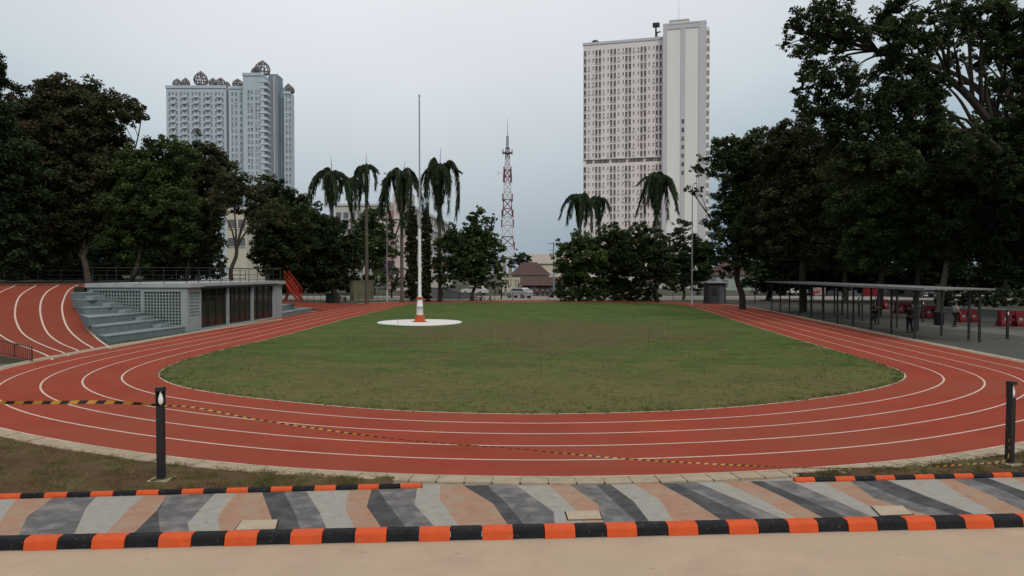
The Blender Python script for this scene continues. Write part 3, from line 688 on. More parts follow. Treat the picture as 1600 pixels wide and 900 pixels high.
for u, v, rz, lab, sc_ in ((1455,497,.2,"red plastic barrier beside the dark litter bin behind the walkway",1.25),(1510,503,.1,"red plastic barrier between the person in a white top and the last canopy post",1.15),(1580,510,-.1,"rightmost full red plastic barrier at the right edge behind the bollard",1.3),(1598,508,.1,"red plastic barrier cut off by the right edge of the frame",1.1),(1411,490,.2,"red plastic barrier seen left of the dark dressed person",1.2),(1376,483,.3,"red plastic barrier farthest along the row behind the canopy middle",1.2)):
    barrier(G(u, v), rz, lab, sc_)
lb_ = thing("litter_bin", "dark upright litter bin between two red barriers", "bin", G(1467, 508))
m = MB(); m.lathe([(.26,0),(.3,.05),(.34,.85),(.36,.87),(.36,.93),(.3,.95)], n=16); m.build("bin_body", M_black, lb_)
m = MB(); m.lathe([(.3,.951),(.28,1.02),(.12,1.1),(.04,1.11)], n=16); m.build("lid", M_black, lb_)
def board(u, v, wd, ht, label, col, z0=1.0, cat="sign"):
    p = G(u, v); t = thing("notice_board", label, cat, p); m = MB(); m.box(-wd/2, wd/2, -.03, .03, z0, z0+ht); m.build("panel", col, t)
    for x in (-wd/2+.1, wd/2-.1): m = MB(); m.box(x-.03, x+.03, .031, .08, 0, z0+ht); m.build("leg", M_black, t)
board(1358, 481, 1.6, 1.0, "plain red board on two legs beyond the canopy", mat("board_red", (.20,.016,.02), (.15,.015,.02), 1), 1.2)
board(1280, 475, 1.4, .9, "small board with red and white smudged panel, beyond the far canopy posts", mat("board_redwhite", (.30,.04,.05), (.30,.28,.28), 2.0, contrast=(.48,.52)), 1.0)

# ------------------------------------------------------------------ people
def skin(name, V, E, Rr, mt, parent, sub=1):
    me = bpy.data.meshes.new(name); me.from_pydata(V, E, []); me.materials.append(mt)
    o = bpy.data.objects.new(name, me); C.objects.link(o); o.parent = parent
    md = o.modifiers.new("skin", 'SKIN'); sv = me.skin_vertices[0].data
    for i, r_ in enumerate(Rr): sv[i].radius = r_ if isinstance(r_, tuple) else (r_, r_)
    sv[0].use_root = True; md.use_smooth_shade = True
    o.modifiers.new("subsurf", 'SUBSURF').levels = sub; o.modifiers["subsurf"].render_levels = sub; return o
def person(loc, rz, label, top, bottom, skinc=(.20,.11,.07), stride=.12, arm=.0, h=1.65, reach=None, hat=None):
    t = thing("person", label, "person", loc, rz); t.scale = (h/1.7,)*3
    MS = mat("skin_tone", (.20,.11,.07)); MT, MBt = top, bottom
    s = stride
    V = [(0,0,.95),(0,0,1.12),(0,0,1.34),(0,-.01,1.46),(0,-.02,1.56),(0,-.02,1.66),
         (.09,0,.90),(.10,-s*.6,.50),(.10,-s*.2,.09),(.10,-s*.2-.14,.04),
         (-.09,0,.90),(-.10,s*.3,.50),(-.10,s*1.3,.10),(-.10,s*1.3-.13,.04),
         (.17,0,1.38),(.24,.03,1.12),(.25,-.08-arm,.90),(.25,-.11-arm,.80),
         (-.17,0,1.38),(-.24,.02,1.12),(-.25,-.06-arm*1.3,.90+arm*.5),(-.25,-.10-arm*1.5,.82+arm*.7)]
    if reach: V[19] = (-.27,-.10,1.18); V[20] = (-.30,-.34,1.22); V[21] = (-.31,-.42,1.24)
    E = [(0,1),(1,2),(2,3),(3,4),(4,5),(0,6),(6,7),(7,8),(8,9),(0,10),(10,11),(11,12),(12,13),(2,14),(14,15),(15,16),(16,17),(2,18),(18,19),(19,20),(20,21)]
    Rr = [(.14,.10),(.13,.09),(.16,.10),.055,(.075,.09),(.075,.09),.085,.06,.04,.035,.085,.06,.04,.035,.06,.045,.035,.03,.06,.045,.035,.03]
    skin("body", V, E, Rr, MS, t)
    skin("shirt", [V[0],V[1],V[2],V[14],V[15],V[18],V[19]], [(0,1),(1,2),(2,3),(3,4),(2,5),(5,6)], [(.165,.125),(.16,.12),(.185,.13),.08,.062,.08,.062], MT, t)
    skin("trousers", [V[0],V[6],V[7],V[8],V[10],V[11],V[12]], [(0,1),(1,2),(2,3),(0,4),(4,5),(5,6)], [(.16,.12),.105,.08,.062,.105,.08,.062], MBt, t)
    m = MB(); m.lathe([(.02,-.12),(.085,-.05),(.10,.02),(.085,.085),(.04,.115),(.01,.12)], (0,.012,1.65), 12); m.build("hair" if not hat else "hat", hat or M_black, t)
    for sx in (-1, 1): m = MB(); m.box(sx*.10-.045, sx*.10+.045, -.15 - (s*.2 if sx > 0 else -s*1.3), .08-(s*.2 if sx > 0 else -s*1.3), .0, .08); m.build("shoe", M_black, t)
    return t
black_cloth = mat("black_cloth", (.012,.012,.014), (.018,.018,.02), 5, .9); white_cloth = mat("white_cloth", (.30,.30,.29), (.24,.24,.23), 5, .9); grey_cloth = mat("grey_cloth", (.10,.10,.11), (.07,.07,.08), 5, .9)
person(G(1421,520), R(200), "person in black clothes standing among the nearer canopy posts", black_cloth, black_cloth, stride=.1, h=1.68)
person(G(1493,511), R(100), "person in a white top and dark trousers walking beyond the canopy", white_cloth, black_cloth, stride=.22, arm=.1, h=1.66)
person(G(1366,507), R(70), "person in a pale top with a raised arm behind the canopy posts", grey_cloth, black_cloth, stride=.2, reach=True, h=1.66)

# ------------------------------------------------------------------ stakes in the lawn
M_cane = mat("cane", (.14,.11,.045), (.09,.08,.035), 4, .8); M_canel = mat("pale_cane", (.24,.25,.16), (.19,.19,.11), 4, .8)
for i, (u, vb, vt, lean, pale, lab) in enumerate([(845,590,512,.0,0,"tallest brown cane stake standing in the lawn near its middle"),(773,545,515,.01,1,"pale thin cane stake near the worn patch left of the tall brown cane"),(983,504,492,.0,1,"short pale cane, left one of a close pair far down the lawn"),(996,503,485,0,1,"pale cane, right one of a close pair far down the lawn"),(1013,546,511,-.01,0,"brown cane stake standing right of the worn patch"),(1039,525,502,-.04,1,"pale leaning cane stake on the right half of the far lawn"),(1074,560,546,0,1,"short pale cane stake low in the right lawn"),(1100,588,555,.02,0,"brown cane stake nearest the right curve of the track"),(697,493,480,0,1,"pale cane stake right behind the flagpole plinth"),(622,508,499,0,0,"small dark cane standing at the left rim of the white plinth")]):
    p = G(u, vb, .03); hgt = (vb-vt)/F*p.y*1.0
    m = MB(); m.tube([(0,0,0),(lean*hgt*.5+.004,0,hgt*.5),(lean*hgt,0,hgt)], [.011,.009,.006] if p.y < 32 else [.016,.014,.01], 5)
    o = m.build("cane_stake", M_canel if pale else M_cane); o.location = p; o["label"] = lab; o["category"] = "stake"; o["group"] = "cane stakes in the lawn"

# ------------------------------------------------------------------ towers far behind
M_tw = mat("tower_white", (.76,.71,.69), (.70,.65,.63), .06, .85, detail=3, stretch=(1,1,.1), c3=(.74,.64,.61), scale3=.05)
M_twc = mat("tower_core", (.78,.76,.71), (.72,.70,.66), .08, .85, stretch=(1,1,.1))
M_win = mat("tower_window", (.075,.062,.062), (.24,.205,.19), .45, .4, world=True, detail=2)
def place_windows(parent, rects, mk, mt, front_n=100):
    """rects: (x, y, z, w, h) in the parent's frame; the first ones become parts, the rest one mesh"""
    rects = sorted(rects, key=lambda q: -q[3]*q[4]); cache = {}
    for q in rects[:front_n]:
        key = (q[3], q[4], q[5])
        if key not in cache:
            m = MB(); mk(m, 0, 0, 0, q[3], q[4], q[5]); cache[key] = m.build("window", mt, parent); o = cache[key]
        else:
            o = cache[key].copy(); C.objects.link(o); o.parent = parent
        o.location = (q[0], q[1], q[2])
    if len(rects) > front_n:
        m = MB()
        ra = random.Random(7)
        for q in rects[front_n:]:
            mk(m, q[0], q[1], q[2], q[3], q[4], q[5])
            if ra.random() < .3: m.box(q[0]+q[3]*.1, q[0]+q[3]*.1+.7, q[1]-.45, q[1]-.225, q[2]-.8, q[2]-.3, 1)
        m.build("window", mt, parent, kind="stuff")
def wbox(m, x, y, z, w_, h_, ax):
    if ax == 0:      # on a front facing -y
        m.box(x, x+w_, y-.06, y+.3, z, z+h_, 0); m.box(x-.12, x+w_+.12, y-.22, y-.062, z-.22, z-.05, 1)
    else:            # on a side facing -x / +x
        m.box(x-.06, x+.06, y, y+w_, z, z+h_, 0)
M_sill = mat("sill_white", (.62,.59,.57))
# right tower
PA = Vector(AT(911, 400, 290)); PB = Vector(AT(1035, 400, 282)); PA.z = PB.z = 0; dW = PB-PA
rt_ = thing("apartment_tower", "tall white apartment tower with rows of dark windows and blank stair core, right of centre", "tower", PA, math.atan2(dW.y, dW.x))
WL = dW.length; HT = 92.0
m = MB(); m.box(0, WL, 0, 22, -3, HT); m.build("wall", M_tw, rt_)
m = MB(); m.box(WL+.01, WL+15.6, -1.6, 24, -3, 96.2); m.build("stair_core", M_twc, rt_)
m = MB(); m.box(WL+.0, WL+1.6, -1.9, -1.61, -3, 96.6); m.box(WL+13.2, WL+15.9, -1.9, -1.61, -3, 96.6); m.box(WL+6.6, WL+8.2, -1.8, -1.61, -3, 95); m.box(WL+1.6, WL+13.2, -1.85, -1.61, 95, 96.5); m.build("core_trim", mat("tower_trim", (.55,.53,.55), (.5,.49,.5), .1), rt_)
for k in range(30):
    m = MB(); z = 95.5-k*3.02; m.box(WL+15.61, WL+16.9, 3, 23, z-.5, z+.6) if z > 4 else None
    if z > 4: m.build("side_balcony", M_twc, rt_)
m = MB(); m.box(-.25, WL, -.25, 22, HT+.01, HT+1.0); m.box(WL+.0, WL+15.8, -1.9, 24, 96.61, 97.2); m.build("parapet", mat("tower_trim", (.5,.5,.5)), rt_)
m = MB(); m.box(WL+2.5, WL+9, 2, 10, 97.21, 99.2); m.box(WL+2, WL+9.5, 1.5, 10.5, 99.3, 99.6); m.build("roof_house", M_twc, rt_)
m = MB(); m.tube([(WL+5.5,4,99.6),(WL+5.5,4,112)], [.08,.03], 5); m.build("antenna", M_steel, rt_)
m = MB(); m.tube([(WL-3,3,93),(WL-3,3,97.8)], .35, 6); m.tube([(WL-2.2,3,93),(WL-3,3,97.5)], .15, 4); m.box(WL-4.2, WL-1.6, 2, 4, 97.9, 99.2); m.tube([(WL-3,3,95.5),(WL-1.2,3,95.9)], .3, 5); m.build("roof_tank", M_black, rt_)
m = MB(); m.lathe([(1.6,93),(1.6,94.2),(.9,94.9),(.2,95.1)], (4,4,0), 12); m.tube([(2,4,93.6),(6.2,4,93.6)], .6, 6); m.build("roof_unit", M_black, rt_)
rects = []; fl_h = 3.05
def col(u0): return (u0-120)/465*WL
for r_ in range(27):
    z = HT-4.2-r_*fl_h - (2.4 if r_ >= 14 else 0)
    if z < 8: break
    rects.append((col(123), 0, z, .95, 2.1, 0))
    for b in range(5):
        x = col(192+b*88)
        rects.append((x, 0, z, .82, 2.1, 0)); rects.append((x+1.32, 0, z, .82, 2.1, 0))
        for xx in (col(150+b*88), col(176.5+b*88)): rects.append((xx, 0, z+1.1, .42, .85, 0))
place_windows(rt_, rects, wbox, [M_win, M_sill])
zb = HT-4.2-14*fl_h+.4
for k in range(9):
    m = MB(); x = col(138)+k*(WL-col(138)+col(120))/9; m.box(x, x+2.5+.6*(k % 2), -.05, .3, zb+.6, zb+1.9); m.build("louvre_strip", M_win, rt_)
m = MB(); m.box(-.1, WL-.02, -.35, -.01, zb+2.0, zb+2.35); m.build("band", mat("tower_trim", (.5,.5,.5)), rt_)
for k in range(7): m = MB(); m.box(WL+7.0, WL+7.9, -1.86, -1.79, 60.5-k*3.2-1, 61.6-k*3.2-.5); m.build("core_window", M_win, rt_)

# left tower
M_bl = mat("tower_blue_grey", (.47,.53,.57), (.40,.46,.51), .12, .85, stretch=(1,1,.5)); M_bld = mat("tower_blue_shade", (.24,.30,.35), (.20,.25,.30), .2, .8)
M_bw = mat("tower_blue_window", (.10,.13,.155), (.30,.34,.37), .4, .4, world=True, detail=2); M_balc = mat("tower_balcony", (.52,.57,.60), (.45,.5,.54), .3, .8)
QA = AT(262, 400, 370); QA.z = 0; pxm = 370/F
lt = thing("apartment_tower", "tall blue grey apartment tower with pointed lattice crowns on its roof, left of centre", "tower", QA)
def X_(u): return (u-262)*pxm
def Z_(v, y=0): return CH+(426-v)*(370+y)/F
m = MB(); m.box(0, X_(355), 0, 22, -3, Z_(137)); m.build("wall", M_bl, lt)
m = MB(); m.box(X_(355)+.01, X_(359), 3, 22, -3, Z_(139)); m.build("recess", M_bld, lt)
m = MB(); m.box(X_(359)+.01, X_(386), 0, 22, -3, Z_(138)); m.build("wall", M_bl, lt)
m = MB(); m.box(X_(386)+.01, X_(418), -4, 18, -3, Z_(121)); m.build("wall", M_bl, lt)
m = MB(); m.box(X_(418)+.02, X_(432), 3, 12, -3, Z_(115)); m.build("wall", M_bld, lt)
m = MB(); m.box(X_(426), X_(428), 2.5, 2.99, -3, Z_(119)); m.build("fin", mat("tower_fin", (.5,.42,.44)), lt)
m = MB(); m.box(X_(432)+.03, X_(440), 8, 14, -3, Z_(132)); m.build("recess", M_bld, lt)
m = MB(); m.box(X_(440)+.04, X_(450), 5, 12, -3, Z_(142)); m.build("wall", M_bl, lt)
rects = []
for r_ in range(26):
    z = Z_(137)-4.6-r_*3.06
    if z < 6: break
    for b in range(5):
        x = X_(264)+b*X_(262+18.0)
        for k, w_ in ((.5, 1.1), (2.2, 1.1), (4.1, .9)): rects.append((x+k, 0, z+.4, w_, 1.4, 0))
    for b in range(2):
        for k in (.7, 2.6): rects.append((X_(361)+b*4.3+k, 0, z+.4, 1.0, 1.4, 0))
    for k in (1.6, 3.2, 5.4, 7.0): rects.append((X_(388)+k, -4, z+.4+5.2*0, 1.0, 1.4, 0))
    for k in (.6, 2.2): rects.append((X_(441)+k, 5, z+.4, .9, 1.4, 0))
rects2 = []
for (x, y, z, w_, h_, a_x) in rects: rects2.append((x, y, z, w_, h_, a_x))
M_sb = mat("blue_sill", (.42,.47,.5))
place_windows(lt, rects2, wbox, [M_bw, M_sb])
m = MB()
bcount = 0
for r_ in range(24):
    z = Z_(137)-5.4-r_*3.06
    if z < 6: break
    for b in range(5):
        x = X_(264)+b*X_(262+18.0)+ (1.8 if r_ % 1 == 0 else 0)
        m = MB(); m.box(x, x+2.3, -.9, -.01, z-.1, z+1.0)
        if bcount < 90: m.build("balcony", M_balc, lt); bcount += 1
m = MB()
for r_ in range(28):
    z = Z_(121)-4-r_*3.06
    if z < 6: break
    m.box(X_(412), X_(418)+1.6, -4.9+.6, 1, z, z+1.1)
m.build("corner_balcony", M_balc, lt, kind="stuff")
for (x0, x1, y, zt) in ((0, X_(355), 0, Z_(137)), (X_(359)+.01, X_(386), 0, Z_(138)), (X_(386)+.01, X_(418), -4, Z_(121)), (X_(440)+.04, X_(450), 5, Z_(142))):
    m = MB(); m.box(x0-.2, x1+.2, y-.4, y+.1, zt-.8, zt+.6); m.build("parapet", M_bl, lt)
M_orn = mat("crown_lattice", (.15,.13,.135), (.22,.20,.20), 1, .7)
def crown(u, v_base, r, h, y=4):
    m = MB(); c = Vector((X_(u), y, Z_(v_base)))
    prof = [(0,0),(.55,.05),(.9,.22),(1.0,.42),(.85,.64),(.5,.84),(.18,.95),(0,1.03)]
    for k in range(6):
        a = math.pi*k/6
        pts = [(c.x+p*r*math.cos(a), c.y+p*r*math.sin(a), c.z+q*h) for p, q in prof]+[(c.x-p*r*math.cos(a), c.y-p*r*math.sin(a), c.z+q*h) for p, q in prof[::-1]]
        m.tube(pts, .16+r*.03, 4, smooth=False)
    for p, q in prof[1:-2]:
        pts = [(c.x+p*r*math.cos(t), c.y+p*r*math.sin(t), c.z+q*h) for t in [2*math.pi*j/12 for j in range(13)]]; m.tube(pts, .14+r*.02, 4, smooth=False)
    for k in range(4):
        a = math.pi*(k+.5)/4; pts = [(c.x+prof[j][0]*r*math.cos(a+j*.35), c.y+prof[j][0]*r*math.sin(a+j*.35), c.z+prof[j][1]*h) for j in range(7)]; m.tube(pts, .16, 4, smooth=False)
    return m.build("roof_crown", M_orn, lt)
for u, v, r, h in ((274,135,2.2,4.2),(287,135,2.0,4.6),(311,133,3.4,7.2),(330,134,2.0,4.2),(342,135,2.6,4.6),(352,137,1.6,3.4),(369,136,2.6,4.4),(376,137,1.6,3.0),(383,137,1.6,4.6)): crown(u, v, r, h)
crown(399, 118, 2.0, 4.2, 2); crown(411, 119, 3.7, 7.2, 1); crown(441, 139, 2.0, 5, 12); crown(446, 141, 2.0, 4.2, 10)
m = MB(); m.box(X_(294), X_(334), 3, 5, Z_(136.5), Z_(133.5)); m.build("crown_base", M_orn, lt)

# cream block seen through the trees on the left
def block(name, u0, u1, v_top, Y, depth, mt, label, rows, cols, wmat, rot=0, wsize=(1.2,1.5), roofc=None, z0=-2, cat="building"):
    p = AT(u0, 400, Y); p.z = 0; wd = (u1-u0)*Y/F; h = CH+(426-v_top)*Y/F
    t = thing(name, label, cat, p, rot)
    m = MB(); m.box(0, wd, 0, depth, z0, h); m.build("wall", mt, t)
    m = MB(); m.box(-.3, wd+.3, -.3, depth+.3, h+.003, h+.5); m.build("roof", roofc or mt, t)
    for r_ in range(rows):
        for c in range(cols):
            x = wd*(c+.5)/cols-wsize[0]/2; z = h-3.0-r_*3.2
            if z < .3: continue
            m = MB(); m.box(x, x+wsize[0], -.05, .2, z, z+wsize[1]); m.box(x-.1, x+wsize[0]+.1, -.15, -.051, z-.14, z-.02, 1); m.build("window", [wmat, M_sill], t)
    return t
M_cream = mat("cream_render", (.55,.52,.42), (.48,.45,.36), .3, .85); M_white2 = mat("white_render", (.52,.50,.47), (.45,.43,.40), .3, .85); M_pink = mat("pink_render", (.42,.25,.24), (.36,.21,.20), .3, .85)
M_cw = mat("city_window", (.10,.11,.12), (.16,.17,.18), .8, .3)
block("apartment_block", 354, 386, 330, 130, 12, M_cream, "narrow cream building glimpsed through the gap in the trees above the pavilion", 2, 2, M_cw)
block("apartment_block", 524, 602, 322, 175, 20, M_white2, "white low block behind the palms, left wing beside the pink strip", 6, 7, M_cw)
# main cream and pink building with a receding side
pp_ = AT(604, 400, 150); pp_.z = 0
pk = thing("apartment_block", "cream building with a pink corner strip and banded side behind the slim column trees", "building", pp_)
px_ = 150/F; hh = CH+(426-312)*px_
m = MB(); m.box(0, 12*px_, 0, 14, -2, hh-2.2); m.build("pink_strip", M_pink, pk)
m = MB(); m.box(12*px_+.01, 31*px_, -.6, 14, -2, hh); m.build("wall", mat("blush_render", (.55,.44,.42), (.48,.38,.36), .3), pk)
e0 = Vector((31*px_+.02, 0, 0)); e1 = AT(702, 400, 215); e1.z = 0; e1 = e1-pp_; dd = (e1-e0); Ls = dd.length; dd.normalize(); nn = Vector((-dd.y, dd.x, 0))
m = MB(); q = [e0, e1, e1+nn*4, e0+nn*4+Vector((0,2,0))]; m.hexa([(p.x,p.y,-2) for p in q]+[(p.x,p.y,hh-.4) for p in q]); m.build("wall", M_white2, pk)
for r_ in range(5):
    z = hh-3.4-r_*3.3
    m = MB(); a, b = e0-nn*.35+dd*1.0, e1-nn*.35; m.hexa([(p.x,p.y,z+2.15) for p in (a,b,b+nn*.34,a+nn*.34)]+[(p.x,p.y,z+2.5) for p in (a,b,b+nn*.34,a+nn*.34)]); m.build("band", M_white2, pk)
    for k in range(14):
        s_ = 2+k*(Ls-4)/14; a, b = e0+dd*s_-nn*.06, e0+dd*(s_+1.7)-nn*.06
        m = MB(); m.hexa([(p.x,p.y,z) for p in (a,b,b+nn*.3,a+nn*.3)]+[(p.x,p.y,z+1.6) for p in (a,b,b+nn*.3,a+nn*.3)]); m.build("window", M_cw, pk)
m = MB(); m.box(1, 5, 2, 6, hh-2.1, hh+1.4); m.lathe([(.8,hh),(.8,hh+1.2),(.3,hh+1.5)], (4,2,0), 10); m.build("roof_tank", M_white2, pk)
for r_ in range(5): m = MB(); z = hh-4-r_*3.3; m.box(12*px_+.01, 31*px_+.1, -.9, -.61, z, z+.35); m.build("band", M_white2, pk)

# houses in the gap
def hip_house(u0, u1, v_eave, v_ridge, Y, depth, wallm, roofm, label, zb=-1, nwin=3, gable=False):
    p = AT(u0, 400, Y); p.z = 0; wd = (u1-u0)*Y/F; he = CH+(426-v_eave)*Y/F; hr = CH+(426-v_ridge)*Y/F
    t = thing("house", label, "house", p); m = MB(); m.box(0, wd, 0, depth, zb, he); m.build("wall", wallm, t)
    i = 0 if gable else min(wd*.3, depth*.5); o_ = .5; m = MB()
    v = [(-o_,-o_,he),(wd+o_,-o_,he),(wd+o_,depth+o_,he),(-o_,depth+o_,he),(i-(o_ if gable else 0),depth/2,hr),(wd-i+(o_ if gable else 0),depth/2,hr)]
    m.add(v, [(0,1,5,4),(1,2,5),(2,3,4,5),(3,0,4),(3,2,1,0)]); m.build("roof", roofm, t)
    for k in range(nwin):
        x = wd*(k+.5)/nwin-.6; m = MB(); m.box(x, x+1.2, -.05, .2, max(.6, he-2.6), max(1.2, he-1.0)); m.box(x-.08, x+1.28, -.1, -.051, he-2.75, he-2.63, 1); m.build("window", [M_cw, M_sill], t)
    return t
M_tile = mat("brown_tiles", (.095,.055,.048), (.065,.042,.038), 1.5, .9, stretch=(1,1,3)); M_tileb = mat("beige_roof", (.36,.31,.26), (.30,.26,.22), .8, .9)
hip_house(830, 905, 412, 396, 200, 16, M_cream, M_tileb, "pale house with a beige gabled roof right of the lattice mast", gable=True)
hip_house(800, 858, 430, 409, 150, 12, M_cream, M_tile, "house with a dark brown hipped roof in the gap between the trees", nwin=4)
hip_house(818, 880, 446, 433, 128, 8, mat("shed_wall", (.10,.085,.08), (.07,.06,.06), .8), M_tile, "long low shed with a brown roof behind the parked motorcycles", nwin=2, gable=True)
for a in (("house", 640, 700, 418, 404, 180, "pale house behind the flagpole hidden among trees"), ("house", 1000, 1090, 440, 428, 170, "low pale house seen below the trees right of the lamp post"), ("house", 1120, 1200, 430, 408, 150, "green white house glimpsed under the trees left of the walkway")):
    hip_house(a[1], a[2], a[3], a[4], a[5], 12, M_white2 if a[1] != 1120 else mat("green_white_wall", (.30,.36,.33), (.24,.3,.27), .5), M_tile, a[6])
block("shop_row", 1225, 1300, 440, 120, 10, mat("shop_wall", (.20,.20,.22), (.12,.12,.14), .6), "dim grey shop front beyond the far end of the walkway", 1, 5, M_cw, wsize=(1.6,1.3))
block("shop_row", 1310, 1420, 432, 112, 10, mat("shop_wall2", (.13,.13,.15), (.09,.09,.10), .6), "dark shop front with a pale awning behind the walkway's middle", 1, 6, M_cw, wsize=(1.4,1.3))
block("shop_row", 1440, 1640, 428, 105, 10, mat("shop_wall3", (.07,.075,.075), (.05,.055,.055), .6), "long dark building behind the low wall at the right edge", 1, 8, M_cw, wsize=(1.4,1.2))

# white garden wall, balustrade, khaki fence, banner, booth
def wallthing(name, u0, v0, u1, v1, z0, h0, h1, mt, label, th=.2, cat="wall", kids_=None):
    a, b = G(u0, v0, z0), G(u1, v1, z0); d = b-a; t = thing(name, label, cat, a, math.atan2(d.y, d.x)); L = d.length; m = MB()
    m.hexa([(0,0,-.3),(L,0,-.3),(L,th,-.3),(0,th,-.3),(0,0,h0),(L,0,h1),(L,th,h1),(0,th,h0)]); m.build("wall_body", mt, t)
    m = MB(); m.hexa([(-.05,-.05,h0+.002),(L+.05,-.05,h1+.002),(L+.05,th+.05,h1+.002),(-.05,th+.05,h0+.002),(-.05,-.05,h0+.1),(L+.05,-.05,h1+.1),(L+.05,th+.05,h1+.1),(-.05,th+.05,h0+.1)]); m.build("coping", mt, t)
    return t
wallthing("garden_wall", 640, 467, 704, 467, 0, 1.7, 1.3, mat("wall_greywhite", (.28,.29,.29), (.22,.23,.23), .6), "pale grey wall behind the column trees and the flagpole")
wallthing("garden_wall", 704, 467, 742, 467, 0, 1.2, .35, mat("wall_greywhite", (.28,.29,.29)), "short end piece of the pale grey wall sloping down to the right")
wallthing("khaki_fence", 548, 468, 584, 467, 0, 2.4, 2.5, mat("khaki_panel", (.20,.19,.115), (.16,.15,.09), 1.2, .8, stretch=(3,1,.3)), "khaki panel fence behind the tallest palm trunk", cat="fence")
bal = thing("balustrade", "cream balustrade wall with upright slots left of the brown roofed shed", "balustrade", AT(787, 400, 135)); bal.location.z = 0
m = MB(); px_ = 135/F
m.box(0, 34*px_, 0, .3, -1, 1.1); m.box(0, 34*px_, -.05, .35, 2.35, 2.6); m.build("plinth_and_rail", M_cream, bal)
for k in range(9): m = MB(); x = .2+k*(34*px_-.4)/8; m.box(x-.12, x+.12, .05, .25, 1.11, 2.34); m.build("baluster", M_cream, bal)
m = MB(); m.box(-.5, -.01, -.1, .4, -1, 3.0); m.box(-.6, .05, -.2, .5, 3.01, 3.2); m.build("gate_pier", M_cream, bal)
bn = thing("billboard", "grey billboard with a faded pink picture panel beside the street lamp", "billboard", AT(585, 430, 120)); bn.location.z = 0
px_ = 120/F; m = MB(); zc = CH+(426-428)*px_; m.box(0, 31*px_, 0, .8, zc, zc+21*px_); m.build("board_frame", mat("board_grey", (.24,.25,.28), (.2,.21,.24), .8), bn)
m = MB(); m.box(10*px_, 29.5*px_, -.06, -.01, zc+5*px_, zc+19*px_); m.build("picture_panel", mat("board_pink", (.33,.16,.25), (.18,.13,.20), 1.1, contrast=(.45,.55)), bn)
m = MB(); m.tube([(14*px_,-.1,zc+6*px_),(16.5*px_,-.1,zc+11*px_),(19*px_,-.1,zc+6*px_)], .16, 4); m.tube([(16.5*px_,-.1,zc+11*px_),(16.5*px_,-.1,zc+15*px_)], .22, 5); m.tube([(13.5*px_,-.1,zc+14*px_),(19.5*px_,-.1,zc+14*px_)], .12, 4); m.build("figure_mark", mat("board_pale", (.5,.36,.42)), bn)
for x in (3, 27): m = MB(); m.box(x*px_-.15, x*px_+.15, .2, .5, -.5, zc); m.build("leg", M_steel, bn)
bo = thing("guard_booth", "small dark guard booth with a flat pale roof edge beside the lamp post", "booth", G(1108, 475)); bo.rotation_euler.z = .1
m = MB(); m.box(0, 2.0, 0, 1.8, 0, 2.4); m.build("wall", mat("booth_wall", (.05,.055,.06), (.04,.045,.05), 1), bo)
m = MB(); m.box(-.3, 2.3, -.3, 2.1, 2.402, 2.55); m.build("roof", mat("booth_roof", (.28,.29,.28)), bo)
m = MB(); m.box(.3, .9, -.04, .1, 1.0, 1.9); m.build("window", M_glassd, bo); m = MB(); m.box(1.2, 1.8, -.04, .1, .05, 1.95); m.build("door", mat("booth_door", (.08,.085,.09)), bo)
gb = thing("gate_cabinet", "grey square cabinet beside the tree trunk past the pavilion", "cabinet", G(509, 476)); m = MB(); m.box(0, .95, 0, .6, 0, 1.3); m.build("cabinet_body", mat("cab_grey", (.09,.10,.10), (.07,.08,.08), 2), gb); m = MB(); m.box(-.05,1.0,-.05,.65,1.302,1.38); m.build("cabinet_top", M_steel, gb)
# thin black fence behind the far end of the oval
ff = thing("far_fence", "thin black post and rail fence behind the far left end of the track", "fence", G(470, 472))
P1 = G(600, 471)-ff.location
for k in range(14): m = MB(); p = P1*(k/13); m.tube([p, p+Vector((0,0,1.25 if k not in (4,7) else 1.9))], .04 if k in (4,7) else .025, 4); m.build("post", M_black, ff)
for z in (.4, .75, 1.1): m = MB(); m.tube([Vector((0,0,z)), P1+Vector((0,0,z))], .015, 4); m.build("rail", M_black, ff)
f3 = thing("far_fence", "low wire fence on thin dark posts behind the middle of the far bend", "fence", G(690, 470))
P1 = G(1080, 470.5)-f3.location
for k in range(15): m = MB(); p = P1*(k/14); m.tube([p, p+Vector((0,0,1.1))], .035, 4); m.build("post", M_black, f3)
for z in (.5, 1.0): m = MB(); m.tube([Vector((0,0,z)), P1+Vector((0,0,z))], .012, 4); m.build("rail", M_black, f3)

# ------------------------------------------------------------------ mast, lamp posts, utility pole
mt_ = thing("lattice_mast", "red and white lattice telecom mast with antennas behind the trees", "mast", AT(793, 420, 240)); mt_.location.z = -1
M_mr = mat("mast_red", (.24,.055,.075), (.18,.05,.07), 1, .6); M_mw = mat("mast_white", (.58,.56,.58)); pm = 240/F
zt = lambda v: CH+(426-v)*pm+1
lev = [420, 400, 385, 370, 352, 339, 326, 312, 300, 286, 276, 266, 257, 248, 240, 232]
hw = lambda v: pm*(2.5+(v-232)*.044+ (max(0, v-390)*.02))
for j, (va, vb) in enumerate(zip(lev, lev[1:])):
    m = MB(); r0, r1 = hw(va), hw(vb); z0, z1 = zt(va), zt(vb); cs = [(-1,-1),(1,-1),(1,1),(-1,1)]
    for k in range(4):
        a, b = cs[k], cs[(k+1) % 4]; A_ = Vector((a[0]*r0,a[1]*r0,z0)); B_ = Vector((a[0]*r1,a[1]*r1,z1)); A2 = Vector((b[0]*r0,b[1]*r0,z0)); B2 = Vector((b[0]*r1,b[1]*r1,z1))
        m.tube([A_, B_], .14, 4); m.tube([A_, B2], .075, 4); m.tube([A2, B_], .075, 4); m.tube([B_, B2], .09, 4)
    m.build("mast_section", M_mr if j % 4 in (1,2) and j > 1 or j % 4 == 2 else M_mw, mt_)
m = MB(); m.tube([(0,0,zt(232)),(0,0,zt(214))], .5, 6); m.box(-1.6,1.6,-1.6,1.6,zt(240),zt(239)); 
